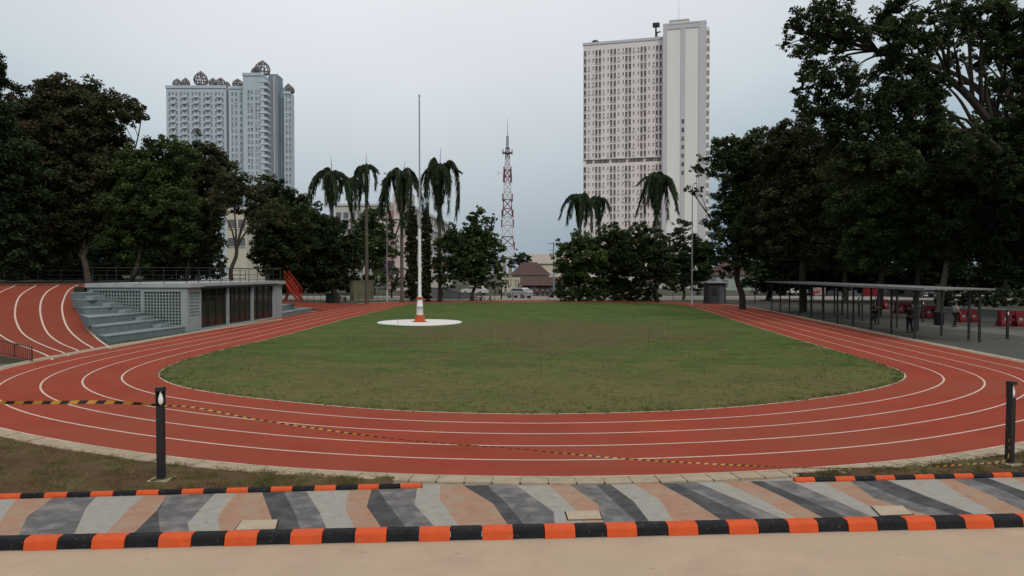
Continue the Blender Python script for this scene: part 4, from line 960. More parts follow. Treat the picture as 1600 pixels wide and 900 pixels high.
for s_ in (-1,1): m.tube([(s_*1.5,0,zt(242)),(s_*1.5,0,zt(234))], .2, 5); m.tube([(0,s_*1.5,zt(242)),(0,s_*1.5,zt(234))], .2, 5)
m.build("antenna_head", M_steel, mt_)
m = MB(); m.tube([(0,0,zt(214)),(0,0,zt(186))], [.14,.04], 5); m.build("lightning_rod", M_steel, mt_)
for v in (385, 350, 335, 310, 280, 268):
    r_ = hw(v)+.3
    for sx in (-1, 1):
        m = MB(); m.tube([(sx*r_,-.4,zt(v)-1.2),(sx*r_,-.4,zt(v)+1.4)], .2, 5); m.build("panel_antenna", M_mr, mt_)
m = MB(); m.tube([(-1,0,zt(271)),(-3,0,zt(271))], .06, 4); m.tube([(-3,0,zt(275)),(-3,0,zt(268))], .05, 4); m.build("side_arm", M_steel, mt_)
m = MB(); m.box(-1.6, -.5, -2, 2, -1, zt(400)); m.box(.3, 1.5, -2, 2, -1, zt(402)); m.build("base_cabinet", mat("mast_base", (.30,.27,.22), (.2,.18,.15), .5), mt_)
def lamp_post(u, vb, vt, label, arm=0):
    p = G(u, vb); h = CH+(426-vt)*p.y/F; t = thing("lamp_post", label, "lamp post", p)
    m = MB(); m.lathe([(.16,0),(.16,.04),(.10,.06),(.09,2.0),(.075,h*.6),(.055,h)], n=10); m.build("pole", M_steel, t)
    m = MB(); m.tube([(0,0,h-.05),(0,-.5,h+.15),(0,-1.1,h+.2)], .035, 6); m.build("arm", M_steel, t)
    m = MB(); m.lathe([(.02,0),(.16,.02),(.18,.08),(.1,.14)], (0,-1.3,h+.14), 12); m.build("lamp_head", M_steel, t)
lamp_post(605, 471, 276, "slim grey lamp post between the palms left of the flagpole")
lamp_post(1081, 476, 292, "slim grey lamp post in front of the trees below the white tower")
up_ = thing("utility_pole", "dark utility pole with cross arms above the roofs right of the mast", "utility pole", AT(865, 420, 120)); up_.location.z = 0
m = MB(); pm2 = 120/F; ht = CH+(426-378)*pm2; m.tube([(0,0,-.5),(0,0,ht)], [.14,.1], 8); m.build("pole", M_steel, up_)
for dz in (.3, 1.3): m = MB(); m.box(-.9, 1.0, -.06, .06, ht-dz-.08, ht-dz); m.build("cross_arm", M_steel, up_)
for sx in (-.8, -.3, .4, .9): m = MB(); m.lathe([(.04,0),(.07,.05),(.05,.15),(.02,.2)], (sx,0,ht-.3), 8); m.build("insulator", M_black, up_)
m = MB(); m.lathe([(.25,ht-2.4),(.28,ht-2.3),(.28,ht-1.8),(.2,ht-1.7)], (-.35,0,0), 10); m.build("transformer", M_steel, up_)

# ------------------------------------------------------------------ vehicles
def car(loc, rz, body, label, L=4.3, kind="parked_car", van=False):
    t = thing(kind, label, "car", loc, rz)
    P = [(-L/2,.35),(-L/2,.75),(-L/2+.15,.95),(-L*.27,1.0),(-L*.13,1.42),(L*.25,1.46),(L*.44,1.02),(L/2-.03,.95),(L/2,.55),(L/2-.05,.32)]
    if van: P = [(-L/2,.35),(-L/2,.9),(-L*.38,1.1),(-L*.26,1.65),(L*.42,1.7),(L*.49,1.1),(L/2,.55),(L/2-.05,.32)]
    W_ = .85; m = MB(); n = len(P); cr_ = lambda z: W_-(max(0, z-.95)*.28)
    m.add([(x,-cr_(z),z) for x, z in P]+[(x,cr_(z),z) for x, z in P], [tuple(range(n)), tuple(range(2*n-1,n-1,-1))]+[(i, n+i, n+(i+1)%n, (i+1)%n) for i in range(n)], 0); b = m.build("body", body, t)
    md = b.modifiers.new("bevel", 'BEVEL'); md.width = .05; md.segments = 2
    for sy in (-1, 1):
        m = MB(); zt_ = 1.36 if not van else 1.55; y0, y1 = cr_(1.02)+.006, cr_(zt_)+.006
        xa, xb = (-L*.25, L*.40) if not van else (-L*.32, L*.42)
        q = [(xa, sy*y0, 1.02), (xb, sy*y0, 1.02), (xb-L*.12, sy*y1, zt_), (xa+L*.12, sy*y1, zt_)]; m.add(q+[(x, y-sy*.03, z) for x, y, z in q], [(0,1,2,3),(7,6,5,4),(0,4,5,1),(1,5,6,2),(2,6,7,3),(3,7,4,0)]); m.build("side_window", M_glassd, t)
    for s_ in (-1, 1):
        m = MB(); x0 = (-L*.265 if s_ < 0 else L*.43); x1 = (-L*.145 if s_ < 0 else L*.27)
        if van: x0, x1 = (-L*.375, -L*.275) if s_ < 0 else (L*.487, L*.43)
        z1 = 1.38 if not van else 1.6; q = [(x0+s_*.03,-.7,1.05 if not van else 1.15),(x0+s_*.03,.7,1.05 if not van else 1.15),(x1+s_*.03,.6,z1),(x1+s_*.03,-.6,z1)]; m.add(q+[(x-s_*.06,y,z) for x,y,z in q], [(0,1,2,3),(7,6,5,4),(0,4,5,1),(1,5,6,2),(2,6,7,3),(3,7,4,0)]); m.build("windscreen" if s_ < 0 else "rear_window", M_glassd, t)
    for sx in (-.31, .30):
        for sy in (-1, 1):
            m = MB(); c = Vector((sx*L, sy*.76, .31)); m.tube([c-Vector((0,.1,0)), c+Vector((0,.1,0))], .31, 16); w_ = m.build("wheel", M_black, t)
            m = MB(); m.tube([c+Vector((0,sy*.101,0)), c+Vector((0,sy*.115,0))], .18, 12); m.build("rim", M_steel, w_)
    for sy in (-1, 1):
        m = MB(); m.box(-L/2-.02, -L/2+.1, sy*.62-.14, sy*.62+.14, .62, .74); m.build("headlight", M_lens, t)
        m = MB(); m.box(L/2-.08, L/2+.02, sy*.66-.12, sy*.66+.12, .68, .82); m.build("tail_light", M_bar, t)
    return t
silver = mat("silver_paint", (.45,.46,.47), rough=.3, metal=.4, spec=.5); whitep = mat("white_car_paint", (.55,.55,.54), rough=.35, spec=.5); darkp = mat("dark_car_paint", (.03,.03,.035), rough=.3, spec=.5)
car(G(811, 465.5), R(-38), silver, "silver car on the street in the gap right of the column trees", 3.9)
car(G(742, 461), R(-20), whitep, "white car half hidden by the trunk left of the silver car", 4.2)
car(G(1252, 461), R(10), whitep, "white van parked on the street beyond the far canopy posts", 4.6, "parked_van", True)["category"] = "van"
car(G(1195, 460), R(5), darkp, "dark car parked under the trees left of the walkway", 4.2)
def moto(loc, rz, mt, label):
    t = thing("parked_motorcycle", label, "motorcycle", loc, rz, "motorcycles parked by the brown shed")
    for x in (-.62, .62): m = MB(); c = Vector((x, 0, .29)); m.tube([c-Vector((0,.05,0)), c+Vector((0,.05,0))], .29, 14); m.build("wheel", M_black, t)
    m = MB(); m.tube([(-.5,0,.75),(-.2,0,.45),(.25,0,.45),(.7,0,.75)], [.14,.16,.17,.09], 8); m.tube([(-.62,0,.3),(-.45,0,.95)], .05, 6); m.build("body", mt, t)
    m = MB(); m.tube([(-.1,0,.78),(.6,0,.82)], [.12,.1], 8); m.build("seat", M_black, t)
    m = MB(); m.tube([(-.42,-.33,1.02),(-.48,0,.98),(-.42,.33,1.02)], .025, 6); m.build("handlebar", M_black, t)
    m = MB(); m.lathe([(.02,0),(.09,.02),(.09,.1),(.02,.12)], (-.55,0,.82), 8); m.build("headlight", M_lens, t)
purple = mat("purple_paint", (.13,.06,.18), rough=.4); redp = mat("red_paint", (.25,.03,.03), rough=.4)
for k, (u, v, c_, nm) in enumerate(((832,462,purple,"purple motorcycle nearest the silver car"),(840,462,redp,"red motorcycle next to the purple one nearest the silver car"),(848,462.5,M_black,"black motorcycle in the middle of the row in the gap"),(855,462,purple,"purple motorcycle near the hedge end of the row"),(790,460,redp,"red motorcycle left of the silver car"),(781,460,M_black,"black motorcycle at the left end by the tree"))):
    moto(G(u, v), R(70+k*7), c_, nm)

# ------------------------------------------------------------------ trees
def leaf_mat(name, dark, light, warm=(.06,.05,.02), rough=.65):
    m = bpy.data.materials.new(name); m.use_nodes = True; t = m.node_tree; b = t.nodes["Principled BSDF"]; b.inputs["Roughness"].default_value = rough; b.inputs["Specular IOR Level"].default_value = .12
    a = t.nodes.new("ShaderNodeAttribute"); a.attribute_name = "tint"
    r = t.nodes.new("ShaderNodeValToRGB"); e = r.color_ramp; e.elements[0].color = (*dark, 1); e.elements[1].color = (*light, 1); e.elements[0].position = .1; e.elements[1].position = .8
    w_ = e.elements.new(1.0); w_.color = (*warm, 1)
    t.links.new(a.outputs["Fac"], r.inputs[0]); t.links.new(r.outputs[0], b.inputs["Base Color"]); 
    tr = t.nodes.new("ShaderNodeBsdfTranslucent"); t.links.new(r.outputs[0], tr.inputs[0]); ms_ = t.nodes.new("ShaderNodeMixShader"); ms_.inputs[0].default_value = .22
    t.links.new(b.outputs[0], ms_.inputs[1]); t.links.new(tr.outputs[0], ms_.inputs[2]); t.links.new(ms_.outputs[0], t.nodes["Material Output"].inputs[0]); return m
LM = {"dark": leaf_mat("leaf_dark", (.022,.036,.014), (.055,.078,.026), (.075,.085,.03)),
      "mid": leaf_mat("leaf_mid", (.028,.046,.016), (.068,.105,.028), (.11,.14,.035)),
      "brown": leaf_mat("leaf_brown", (.030,.038,.017), (.070,.076,.032), (.11,.075,.045)),
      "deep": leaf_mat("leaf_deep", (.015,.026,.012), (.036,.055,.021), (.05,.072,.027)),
      "palm": leaf_mat("leaf_palm", (.022,.040,.022), (.055,.085,.035), (.09,.13,.04))}
M_bark = mat("bark", (.055,.045,.035), (.03,.026,.02), 3, .95, .6, 12, stretch=(1,1,.3)); M_barkp = mat("pale_bark", (.12,.105,.08), (.07,.06,.05), 3, .95, .5, 12, stretch=(1,1,.3))
def leaves(name, cents, tints, size, mt, parent, rg, droop=.0, aspect=1.7):
    """cents (N,3) leaf centres; one folded leaf-shaped quad each"""
    n = len(cents); a = rg.normal(size=(n, 3)); a[:, 2] = a[:, 2]*.6-droop; a /= np.linalg.norm(a, axis=1)[:, None]
    nn = rg.normal(size=(n, 3)); nn[:, 2] = np.abs(nn[:, 2])+.5; b = np.cross(nn, a); b /= np.linalg.norm(b, axis=1)[:, None]+1e-9
    s = size*rg.uniform(.55, 1.35, n)[:, None]; L = a*s*aspect*.5; W_ = b*s*.5
    V = np.stack([cents-L, cents+W_-L*.1, cents+L, cents-W_-L*.1], 1).astype(np.float32)
    me = bpy.data.meshes.new(name); me.vertices.add(n*4); me.vertices.foreach_set("co", V.ravel()); me.loops.add(n*4); me.loops.foreach_set("vertex_index", np.arange(n*4, dtype=np.int32))
    me.polygons.add(n); me.polygons.foreach_set("loop_start", np.arange(0, n*4, 4, dtype=np.int32)); me.materials.append(mt); me.update()
    at = me.attributes.new("tint", 'FLOAT', 'POINT'); at.data.foreach_set("value", np.repeat(np.clip(tints, 0, 1), 4).astype(np.float32))
    o = bpy.data.objects.new(name, me); C.objects.link(o); o.parent = parent; return o
def tree(label, base, lobes, kind="dark", seed=0, leaf=.3, dens=1.0, trunk=.25, fork=None, name="broadleaf_tree", group=None, bark=None, droop=.15, open_=.0, cat="tree", lean=(0,0), nlimb=None):
    """base: world point of the foot; lobes: (centre Vector, (rx,ry,rz)) in world"""
    rg = np.random.default_rng(seed); t = thing(name, label, cat, base, 0, group); B_ = np.array(base)
    leaf = leaf*.68; zt_ = max(c.z for c, r in lobes); cx = sum((c for c, r in lobes), Vector())/len(lobes)
    # trunk
    fk = fork if fork else (max(1.5, (min(c.z-r[2] for c, r in lobes)-base.z)*.9+1.5))
    top = Vector((lean[0]+ (cx.x-base.x)*.35, lean[1]+(cx.y-base.y)*.35, fk))
    m = MB(); pts = [Vector((0,0,-.4)), Vector((0,0,.05)), top*.35+Vector((rg.normal()*.12, rg.normal()*.12, 0)), top*.7+Vector((rg.normal()*.12, 0, 0)), top]
    m.tube(spline(pts, 4), [trunk*1.7]+[trunk*1.25]*3+list(np.linspace(trunk*1.1, trunk*.75, 13)), 9)
    # a few main limbs, each carrying the nearest foliage masses on side branches
    ends = [np.array(c-base) for c, r in lobes]; K_m = max(1, min(nlimb or 5, len(ends)))
    pick = [int(np.argmax([np.linalg.norm(e_-np.array(top)) for e_ in ends]))]
    while len(pick) < K_m: pick.append(int(np.argmax([min(np.linalg.norm(e_-ends[p]) for p in pick) for e_ in ends])))
    mains = []
    for i in pick:
        e_ = Vector(ends[i]); dlt = e_-top; mid = top+dlt*.5+Vector((rg.normal()*.06*dlt.length, rg.normal()*.06*dlt.length, (.10+rg.uniform(0,.1))*dlt.length)); st_ = top*(.8+.2*rg.uniform(0,1))
        P = spline([st_, top+(mid-top)*.4+Vector((0,0,.05*dlt.length)), mid, e_], 5); mains.append(P); m.tube(P, np.linspace(trunk*.6, trunk*.10, len(P)), 7)
    for i, e_ in enumerate(ends):
        e_ = Vector(e_)
        P = min(mains, key=lambda P: min((q-e_).length for q in P[3:])); j = min(range(3, len(P)), key=lambda k: (P[k]-e_).length+.25*(P[k]-top).length); j = max(3, j-2)
        if (P[j]-e_).length > .3:
            s0_ = P[j]; md_ = s0_.lerp(e_, .5)+Vector((rg.normal()*.15, rg.normal()*.15, .12*(e_-s0_).length)); r0 = trunk*(.6-.5*j/len(P))*.6; m.tube(spline([s0_, md_, e_], 4), np.linspace(r0, r0*.25, 9), 5)
        r = lobes[i][1]
        for _ in range(5):
            d = Vector(rg.normal(size=3)); d.normalize(); q = e_+Vector((d.x*r[0], d.y*r[1], abs(d.z)*r[2]*.9)); m.tube([e_, e_.lerp(q, .5)+Vector((0,0,.1)), q], [trunk*.10, trunk*.07, trunk*.03], 4)
    m.build("trunk", bark or M_bark, t)
    cs, ts = [], []
    for c, r in lobes:
        r = np.array(r); c_ = np.array(c)-B_; Rm = r.mean()
        nC = int(max(12, 46*dens*(Rm/1.6)**1.7)); lobe_t = rg.uniform(-.12, .12)
        d = rg.normal(size=(nC, 3)); d /= np.linalg.norm(d, axis=1)[:, None]
        bump = 1+.22*np.sin(d[:, 0]*5+seed)+.18*np.sin(d[:, 1]*6+d[:, 2]*7+seed*2)
        rad = rg.uniform(.38, 1.0, nC)**.6*bump
        cc = c_+d*r*rad[:, None]; rc = rg.uniform(.20, .38, nC)*min(Rm, 2.6)
        per = np.maximum(8, (dens*6.5*(rc/leaf)**2)).astype(int)
        ct = rg.uniform(.05, .85, nC)+lobe_t
        ct += .25*(rg.uniform(0, 1, nC) > .93)
        for k in range(nC):
            n = per[k]; p = rg.normal(size=(n, 3)); p /= np.linalg.norm(p, axis=1)[:, None]; p *= (rg.uniform(0, 1, n)**.45)[:, None]*rc[k]; p[:, 2] *= .62
            p[:, 2] -= droop*np.hypot(p[:, 0], p[:, 1])
            cs.append(cc[k]+p); ts.append(ct[k]+rg.uniform(-.15, .15, n))
    cs = np.concatenate(cs); ts = np.concatenate(ts)
    if open_:
        keep = rg.uniform(0, 1, len(cs)) > open_; cs, ts = cs[keep], ts[keep]
    cs[:, 2] = np.maximum(cs[:, 2], .15)
    leaves("crown", cs, ts, leaf, LM[kind], t, rg, .3); tree.count += len(cs)
    return t
tree.count = 0
def LB_(Y, lst, seed=0, flat=1.0, dj=.5):
    rr = random.Random(seed); out = []
    for q in lst:
        u, v, r = q[:3]; r_m = r*Y/F; off_ = q[3] if len(q) > 3 else rr.uniform(-dj, dj)*r_m
        c = AT(u, v, Y+off_); out.append((c, (r_m, r_m*1.05, r_m*.9*flat)))
    return out
def foot(u, Y, z=0): p = AT(u, 450, Y); return Vector((p.x, Y, z))

# left group on the terrace
gL = "trees on the terrace behind the pavilion"
tree("darkest tree at the left frame edge, its crown reaching the edge of the picture", foot(-45, 58, TZ), LB_(58, [(-45,110,42),(-18,105,26),(-75,160,60),(-40,200,55),(5,265,52),(-60,300,60),(-5,340,50),(10,395,35),(-50,390,45)], 1), "deep", 11, .24, 1.1, .35, group=gL)
tree("tallest tree on the left, with a pale trunk and brownish crown", foot(138, 68, TZ), LB_(68, [(95,148,34),(130,165,42),(60,165,38),(165,170,34),(200,175,26),(222,178,14),(35,195,42),(95,215,50),(150,225,45),(50,260,52),(110,285,52),(165,290,40),(30,330,48),(90,350,46),(148,340,40),(40,385,32),(85,395,30)], 2), "brown", 12, .25, 1.0, .3, bark=M_barkp, group=gL)
tree("rounded dark green tree next right of the tallest left one", foot(205, 65, TZ), LB_(65, [(262,232,26),(235,255,32),(290,248,28),(205,260,30),(250,290,40),(210,315,42),(275,325,38),(235,360,38),(190,370,34),(285,370,26),(215,400,25)], 3), "mid", 13, .24, 1.0, .22, group=gL)
tree("reddish tinged tree left of the forked tree, branches reaching over the pavilion", foot(290, 72, TZ), LB_(72, [(320,242,30),(345,262,26),(305,275,34),(335,300,34),(300,320,36),(322,350,30),(290,360,32),(318,385,22),(280,395,24),(340,350,13),(342,378,14),(344,405,13)], 4), "brown", 14, .26, 1.0, .22, group=gL)
tree("forked open tree in front of the narrow cream building", foot(362, 62, TZ), LB_(62, [(365,282,26),(395,292,26),(350,305,24),(385,312,28),(415,318,24),(340,325,16),(432,335,20),(405,340,18)], 5), "brown", 15, .22, .85, .17, fork=3.2, group=gL)
tree("dark low tree at the terrace's right end beside the red stair", foot(418, 74, TZ), LB_(74, [(425,295,24),(448,315,26),(415,345,26),(440,350,30),(465,340,24),(410,385,20),(440,385,30),(465,380,24),(420,410,18),(445,412,20)], 6), "dark", 16, .26, 1.1, .2, group=gL)
tree("broad dark tree with a thick trunk standing by the grey cabinet", foot(526, 82), LB_(82, [(470,335,26),(495,355,28),(480,385,34),(515,375,30),(535,395,26),(505,410,30),(475,415,26),(540,420,20),(515,432,22),(490,440,16),(548,375,16)], 7), "deep", 17, .28, 1.15, .32, fork=2.6)
# darker back row closing the view behind
bk_ = [((20,120),[(0,230,55),(45,300,60),(-20,340,60),(60,370,55),(10,400,45),(85,410,40)],95,"leftmost shadowy tree of the back row on the left hillside"),
       ((190,),[(130,250,50),(180,300,55),(140,340,55),(205,360,50),(160,400,45),(230,405,38),(110,400,40)],92,"shadowy back row tree behind the pale trunk on the left"),
       ((300,),[(270,280,42),(240,330,48),(310,330,40),(275,370,45),(320,380,26),(250,405,40),(305,410,25),(332,398,18),(340,425,16)],90,"shadowy back row tree behind the reddish tree above the pavilion"),
       ((425,),[(410,330,26),(450,340,30),(425,370,30),(460,380,34),(410,400,20),(440,415,28),(470,420,24)],96,"shadowy back row tree behind the right end of the pavilion roof")]
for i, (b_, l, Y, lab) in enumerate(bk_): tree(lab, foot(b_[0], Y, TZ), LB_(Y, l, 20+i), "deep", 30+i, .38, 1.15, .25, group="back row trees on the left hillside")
# undergrowth hedge on terrace edge
def bush(label, Y, lst, z, kind, seed, name="bush", leaf=.2, dens=1.0, group=None, u0=None):
    return tree(label, foot(u0 if u0 else lst[0][0], Y, z), LB_(Y, lst, seed), kind, seed, leaf, dens, .05, fork=.4, name=name, cat=name, group=group, droop=.05)
bush("long dark hedge behind the upper red track on the left", 74, [(10+k*26, 418+4*(k % 2), 17) for k in range(13)], TZ, "deep", 50, "hedge", .26, 1.3)
# middle group
tree("mid green tree between the two left palms in front of the white low block", foot(585, 118), LB_(118, [(588,338,18),(570,350,20),(600,362,18),(560,375,22),(585,385,24),(610,392,16),(555,405,20),(585,412,18)], 8), "mid", 18, .36, .9, .2)
tree("small roundish tree at the foot of the street lamp and billboard", foot(612, 105), LB_(105, [(612,430,14),(598,438,12),(625,440,12),(612,448,10)], 9), "mid", 19, .3, 1, .12)
tree("tallest of the bright green trees right of the flagpole", foot(737, 94), LB_(94, [(748,338,14),(735,352,16),(762,350,12),(772,340,6),(745,372,22),(722,385,22),(765,385,20),(740,405,26),(768,415,18),(718,415,20),(780,425,12),(745,435,16),(765,442,12),(730,430,16),(780,405,13),(752,420,18),(728,385,18),(758,372,16)], 10), "mid", 20, .28, 1.15, .22)
tree("lower rounded tree directly right of the slim column tree pair", foot(688, 90), LB_(90, [(706,358,13),(692,385,18),(708,375,20),(690,410,18),(712,420,20),(682,430,12),(700,440,14)], 11), "dark", 21, .27, 1.1, .18)
tree("small distant tree beside the foot of the lattice mast", foot(815, 175), LB_(175, [(812,402,11),(822,405,8),(800,412,9)], 12), "dark", 22, .5, 1, .2)
tree("leftmost small tree hanging over the balustrade wall", foot(783, 100), LB_(100, [(786,432,9),(778,448,10),(790,445,7)], 13), "mid", 23, .26, 1, .1)
for i, (fu, Y, l, kd, lab) in enumerate([(905,92,[(905,378,18),(885,395,20),(915,400,26),(875,415,15),(895,425,22),(925,430,20),(900,442,14),(880,440,14),(920,445,15)],"mid","light green tree at the left end of the mass below the white tower"),
     (962,94,[(955,362,16),(940,380,20),(968,375,20),(950,405,26),(975,405,24),(960,430,24),(940,440,14),(985,435,16),(965,445,16),(990,445,14)],"dark","second dark tree below the white tower, left of the thick trunk"),
     (1029,90,[(1000,358,16),(1022,372,20),(995,385,22),(1030,398,24),(1005,415,24),(1040,425,22),(1015,438,16),(1045,443,13),(1000,445,12)],"dark","dark tree with the visible leaning trunk below the white tower"),
     (1068,98,[(1068,352,13),(1055,372,15),(1078,380,17),(1060,400,22),(1092,385,14),(1085,415,24),(1060,430,18),(1105,400,18),(1100,430,16),(1062,447,13),(1085,445,14)],"deep","dark tree directly behind the right lamp post")]):
    tree(lab, foot(fu, Y), LB_(Y, l, 60+i), kd, 60+i, .28, 1.15, .2, fork=2.2)
bush("grey green hedge row under the trees left of the thick trunk", 92, [(876+k*13, 459+2*(k % 2), 13) for k in range(12)], 0, "mid", 70, "hedge", .18, 1.5)
bush("low shrub at the foot of the tall palm beyond the far left bend", 90, [(540,466,5),(532,465,4)], 0, "mid", 71, "shrub", .14, 1)
bush("low shrubs below the tree pair right of the flagpole", 93, [(752,465,5),(765,466,4),(742,466,4)], 0, "mid", 72, "shrub", .14, 1)
# right group
gR = "big trees behind the covered walkway"
tree("tree overhanging the right lamp post with a spray of leaves to the left", foot(1160, 72), LB_(72, [(1128,238,24),(1155,232,26),(1188,225,26),(1105,258,17),(1088,268,12),(1140,265,28),(1175,262,32),(1078,295,9),(1092,300,8),(1150,305,32),(1185,310,34),(1140,350,30),(1175,355,34),(1130,390,26),(1165,392,26),(1115,415,16),(1140,425,16)], 14), "dark", 24, .26, 1.1, .3, group=gR)
tree("dense tree between the lamp post spray and the giant tree at right", foot(1255, 68), LB_(68, [(1215,218,26),(1245,210,30),(1225,250,36),(1265,245,38),(1235,295,44),(1280,300,44),(1220,340,38),(1265,350,42),(1305,345,38),(1240,385,30),(1285,392,30),(1215,385,18),(1310,400,24)], 15), "brown", 25, .25, 1.1, .32, group=gR)
big = LB_(48, [(1240,45,16,0),(1228,70,12,0),(1262,28,28),(1300,18,30),(1262,75,26),(1300,60,34),(1275,115,28),(1255,140,18),(1250,170,14),(1280,165,32),(1315,120,34),(1335,45,26),(1345,135,20),(1320,190,40),(1362,200,36),(1395,60,36),(1405,20,36),(1410,110,38),(1400,160,42),(1440,60,26),(1445,150,34),(1440,210,42),(1385,250,46),(1335,250,42),(1450,20,22),(1480,40,20),(1490,70,16),(1480,230,36),(1520,215,26),(1470,180,22),(1475,130,16)], 16)
tree("giant tree filling the top right of the frame, thick limbs against the sky", foot(1690, 50), big+LB_(50, [(1508,18,30),(1545,20,30),(1585,25,34),(1535,62,22),(1570,75,28),(1600,90,34),(1585,135,26),(1540,118,14),(1610,170,34),(1545,205,26),(1575,215,34),(1530,245,32),(1570,260,38),(1600,235,34),(1480,12,24,6),(1468,58,24,5),(1492,92,20,7),(1530,92,24,7),(1462,148,22,6),(1548,135,22,7),(1425,88,20,5),(1520,50,26,8),(1560,45,28,8),(1550,90,26,9),(1590,60,30,8),(1500,95,14,8),(1600,120,30,9),(1560,150,22,9),(1535,180,20,8),(1590,190,30,9),(1470,110,16,8),(1455,70,22,7),(1560,230,34,9),(1500,215,24,8),(1640,100,45),(1640,200,50),(1660,20,50),(1620,290,40),(1560,270,30)], 17), "dark", 26, .19, 1.25, .75, group=gR, fork=9.5, nlimb=7, droop=.35)
tree("drooping dark tree behind the middle of the covered walkway", foot(1372, 60), LB_(60, [(1350,290,44),(1400,300,44),(1330,330,40),(1375,345,44),(1420,350,40),(1345,385,34),(1390,395,32),(1430,395,28),(1355,415,18),(1445,320,36)], 18), "mid", 27, .23, 1.1, .25, group=gR)
tree("dark tree with the pale trunk rising behind the near end of the walkway", foot(1468, 57), LB_(57, [(1460,280,38),(1500,290,44),(1480,335,44),(1525,335,40),(1510,380,36),(1465,385,30),(1545,380,34),(1500,410,18),(1550,300,40)], 19), "dark", 28, .22, 1.1, .26, bark=M_barkp, group=gR)
tree("darkest tree at the right frame edge behind the bollards", foot(1625, 55), LB_(55, [(1590,310,44),(1570,360,44),(1610,370,46),(1585,405,32),(1640,330,50),(1620,420,30),(1560,415,20)], 20), "deep", 29, .22, 1.2, .3, group=gR)
for i, (fu, Y, l, lab) in enumerate([(1200,96,[(1190,290,44),(1230,310,48),(1195,350,46),(1240,370,46),(1205,400,34),(1250,410,28)],"shadowy back row tree left of the walkway's far end"),
      (1320,88,[(1290,270,50),(1330,310,52),(1290,350,46),(1350,360,46),(1310,395,34),(1360,400,30)],"shadowy back row tree behind the walkway's far half"),
      (1430,84,[(1400,260,54),(1450,290,54),(1410,340,52),(1470,350,48),(1430,395,34),(1480,400,30)],"shadowy back row tree behind the walkway's near half"),
      (1570,80,[(1530,260,50),(1580,290,54),(1540,340,52),(1600,350,54),(1560,395,36),(1610,405,36)],"shadowy back row tree behind the right frame edge")]):
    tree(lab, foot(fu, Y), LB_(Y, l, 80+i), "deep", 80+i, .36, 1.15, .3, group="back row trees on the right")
bush("bright leaved shrub lit between the trunks left of the walkway", 84, [(1180,412,12),(1172,430,10),(1190,425,9)], 0, "mid", 73, "shrub", .2, .9)
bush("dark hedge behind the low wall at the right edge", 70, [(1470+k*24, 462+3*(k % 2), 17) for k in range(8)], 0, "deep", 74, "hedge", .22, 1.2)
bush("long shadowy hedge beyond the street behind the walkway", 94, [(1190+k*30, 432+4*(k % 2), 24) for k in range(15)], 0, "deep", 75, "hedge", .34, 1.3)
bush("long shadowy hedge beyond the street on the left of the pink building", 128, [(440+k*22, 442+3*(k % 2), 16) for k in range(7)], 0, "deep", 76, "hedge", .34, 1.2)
# pair of slim column trees
for u, Y, vt, wv, sd_, lab in ((644,92,312,8.5,31,"left slim column tree standing right behind the flagpole"),(666,91,322,8.5,32,"right slim column tree, close beside the flagpole's other side")):
    rg2 = random.Random(sd_); l = []; v = vt
    while v < 462:
        f = min(1, (v-vt)/36+.35); l.append((u+rg2.uniform(-1.5,1.5), v+4, wv*f+rg2.uniform(-.8,.8))); v += 7
    tree(lab, foot(u, Y), [(c, (r[0], r[1], r[2]*1.2)) for c, r in LB_(Y, l, sd_, dj=.1)], "brown", sd_, .17, 3.2, .1, fork=3, name="column_tree", group="slim column trees", nlimb=1, droop=.8)
print("leaves", tree.count)

# ------------------------------------------------------------------ palms
def frond_mesh(seed, L=2.3, ri=1.15, drop=2.1, bushy=1.28):
    """one drooping plume: arching rachis, leaflets all round it hanging down, starts at the origin, leans along +x"""
    rg = np.random.default_rng(seed); P = spline([Vector((0,0,0)), Vector((L*.30,0,ri)), Vector((L*.68,0,ri*.75)), Vector((L*.93,0,-drop*.25)), Vector((L*.98,0,-drop))], 6)
    m = MB(); m.tube(P, np.linspace(.06, .015, len(P)), 5, 0)
    nP = len(P); N_ = 330
    for k in range(N_):
        t = .12+.88*k/N_; f = t*(nP-1); i = min(nP-2, int(f)); p = P[i].lerp(P[i+1], f-i); d = (P[i+1]-P[i]).normalized(); a = rg.uniform(0, 2*np.pi)
        ln = (.95 if t < .85 else .7)*rg.uniform(.6, 1.2)*bushy*min(1, .45+t*1.6); sdv = Vector((math.cos(a)*.6, math.sin(a), 0)); tip = p+sdv*ln*rg.uniform(.25, .55)+d*ln*.25+Vector((0,0,-ln*rg.uniform(.45, 1.0))); wv = Vector((-math.sin(a), math.cos(a), 0))*.03+d*.03
        mid = p.lerp(tip, .45)+Vector((0,0,.10*ln))+sdv*.08
        m.add([p-wv*.5, p+wv*.5, mid+wv, tip, mid-wv], [(0,1,2,3,4)], 1)
    return m
frond_cache = {}
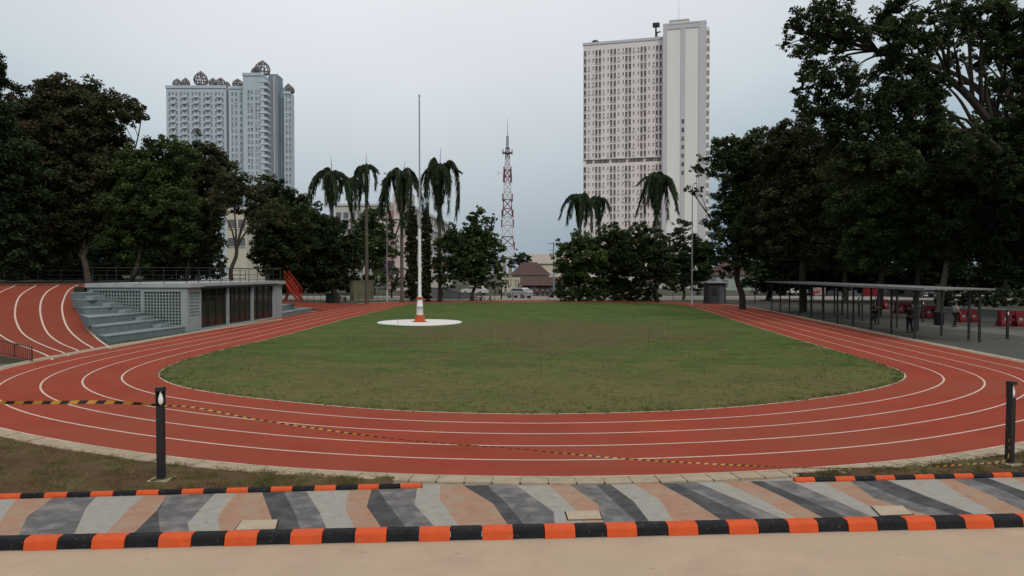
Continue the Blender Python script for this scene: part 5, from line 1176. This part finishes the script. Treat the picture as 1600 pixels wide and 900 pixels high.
def palm(label, u, Y, v_top, nf=12, scale=1.0, sp_v=None, sp_lean=0, trunk=.17, seed=0, dead=2, z=0, az=None, pale=False, vbase=None, droopk=1.0):
    b = foot(u, Y, z); H_ = CH+(426-v_top)*Y/F-z; t = thing("palm_tree", label, "palm", b, 0, "palms round the far end of the oval"); rr = random.Random(seed)
    m = MB(); m.lathe([(trunk*1.7,-.2),(trunk*1.5,.1),(trunk*1.05,.9),(trunk,H_*.5),(trunk*.85,H_*.85),(trunk*.95,H_*.87),(trunk*.7,H_)], n=10); m.build("trunk", M_barkp, t)
    for k in range(nf):
        kk = (k % 3, round(droopk, 1))
        if kk not in frond_cache:
            o = frond_mesh(90+k % 3, drop=(2.4+.4*(k % 3))*droopk).build("frond", [M_barkp, LM["palm"]], t); frond_cache[kk] = o
            at = o.data.attributes.new("tint", 'FLOAT', 'POINT'); at.data.foreach_set("value", np.random.default_rng(k).uniform(.1, .7, len(o.data.vertices)))
        else:
            o = frond_cache[kk].copy(); C.objects.link(o); o.parent = t
        a = (az[k] if az else 2*math.pi*k/nf+rr.uniform(-.25, .25)); s_ = scale*rr.uniform(.85, 1.12)
        o.location = (0, 0, H_-.1); o.scale = (s_*rr.uniform(.55, 1.0), s_*.95, s_*rr.uniform(.55, 1.25)); o.rotation_euler = (0, R(rr.uniform(-18, 16)), a)
    for k in range(6):
        o = frond_cache[(k % 3, round(droopk, 1))] if (k % 3, round(droopk, 1)) in frond_cache else list(frond_cache.values())[0]
        o = o.copy(); C.objects.link(o); o.parent = t; a = rr.uniform(0, 6.28); o.location = (0, 0, H_-.05); o.scale = (.72*scale, .85*scale, .42*scale); o.rotation_euler = (0, R(rr.uniform(-45, -12)), a)
    for k in range(dead):
        o = list(frond_cache.values())[k % 3].copy(); C.objects.link(o); o.parent = t; a = rr.uniform(0, 6.28); o.location = (0, 0, H_-.5); o.scale = (.45*scale, .8*scale, 1.3*scale); o.rotation_euler = (0, R(18), a)
    if sp_v:
        hs = (v_top-sp_v)*Y/F; m = MB(); m.tube([(0,0,H_-.3),(sp_lean*hs*.5,0,H_+hs*.5),(sp_lean*hs,0,H_+hs)], [.07,.04,.015], 5); m.build("spear_leaf", LM["palm"], t)
    return t
palm("leftmost palm with separate hanging plumes over the broad dark tree", 519, 84, 281, 7, 1.0, 246, -.02, .18, 1, dead=2, droopk=1.2)
palm("second palm from the left, brownish drooping crown behind the tallest palm", 550, 96, 290, 7, .95, None, 0, .17, 2, dead=4, droopk=1.1)
palm("tallest palm with a light grey trunk and bright tip, few fronds", 573, 86, 268, 6, .75, 240, 0, .20, 3, dead=3)
palm("palm with wide arching crown leaning over the street lamp, left of the column trees", 628, 90, 284, 8, 1.15, 252, .18, .2, 4, dead=4, droopk=1.2)
palm("fullest palm with a round drooping crown right of the flagpole", 687, 92, 272, 10, 1.25, 232, .05, .2, 5, dead=4, droopk=1.2)
palm("left palm of the pair below the white tower", 905, 98, 316, 8, .95, None, 0, .18, 6, dead=3, droopk=1.2)
palm("slimmer right palm of the pair below the white tower", 936, 100, 316, 7, .8, None, 0, .16, 7, dead=4, droopk=1.2)
palm("brownish palm in front of the white tower between the trees", 1025, 96, 288, 9, 1.15, 270, .02, .2, 8, dead=5, droopk=1.2)
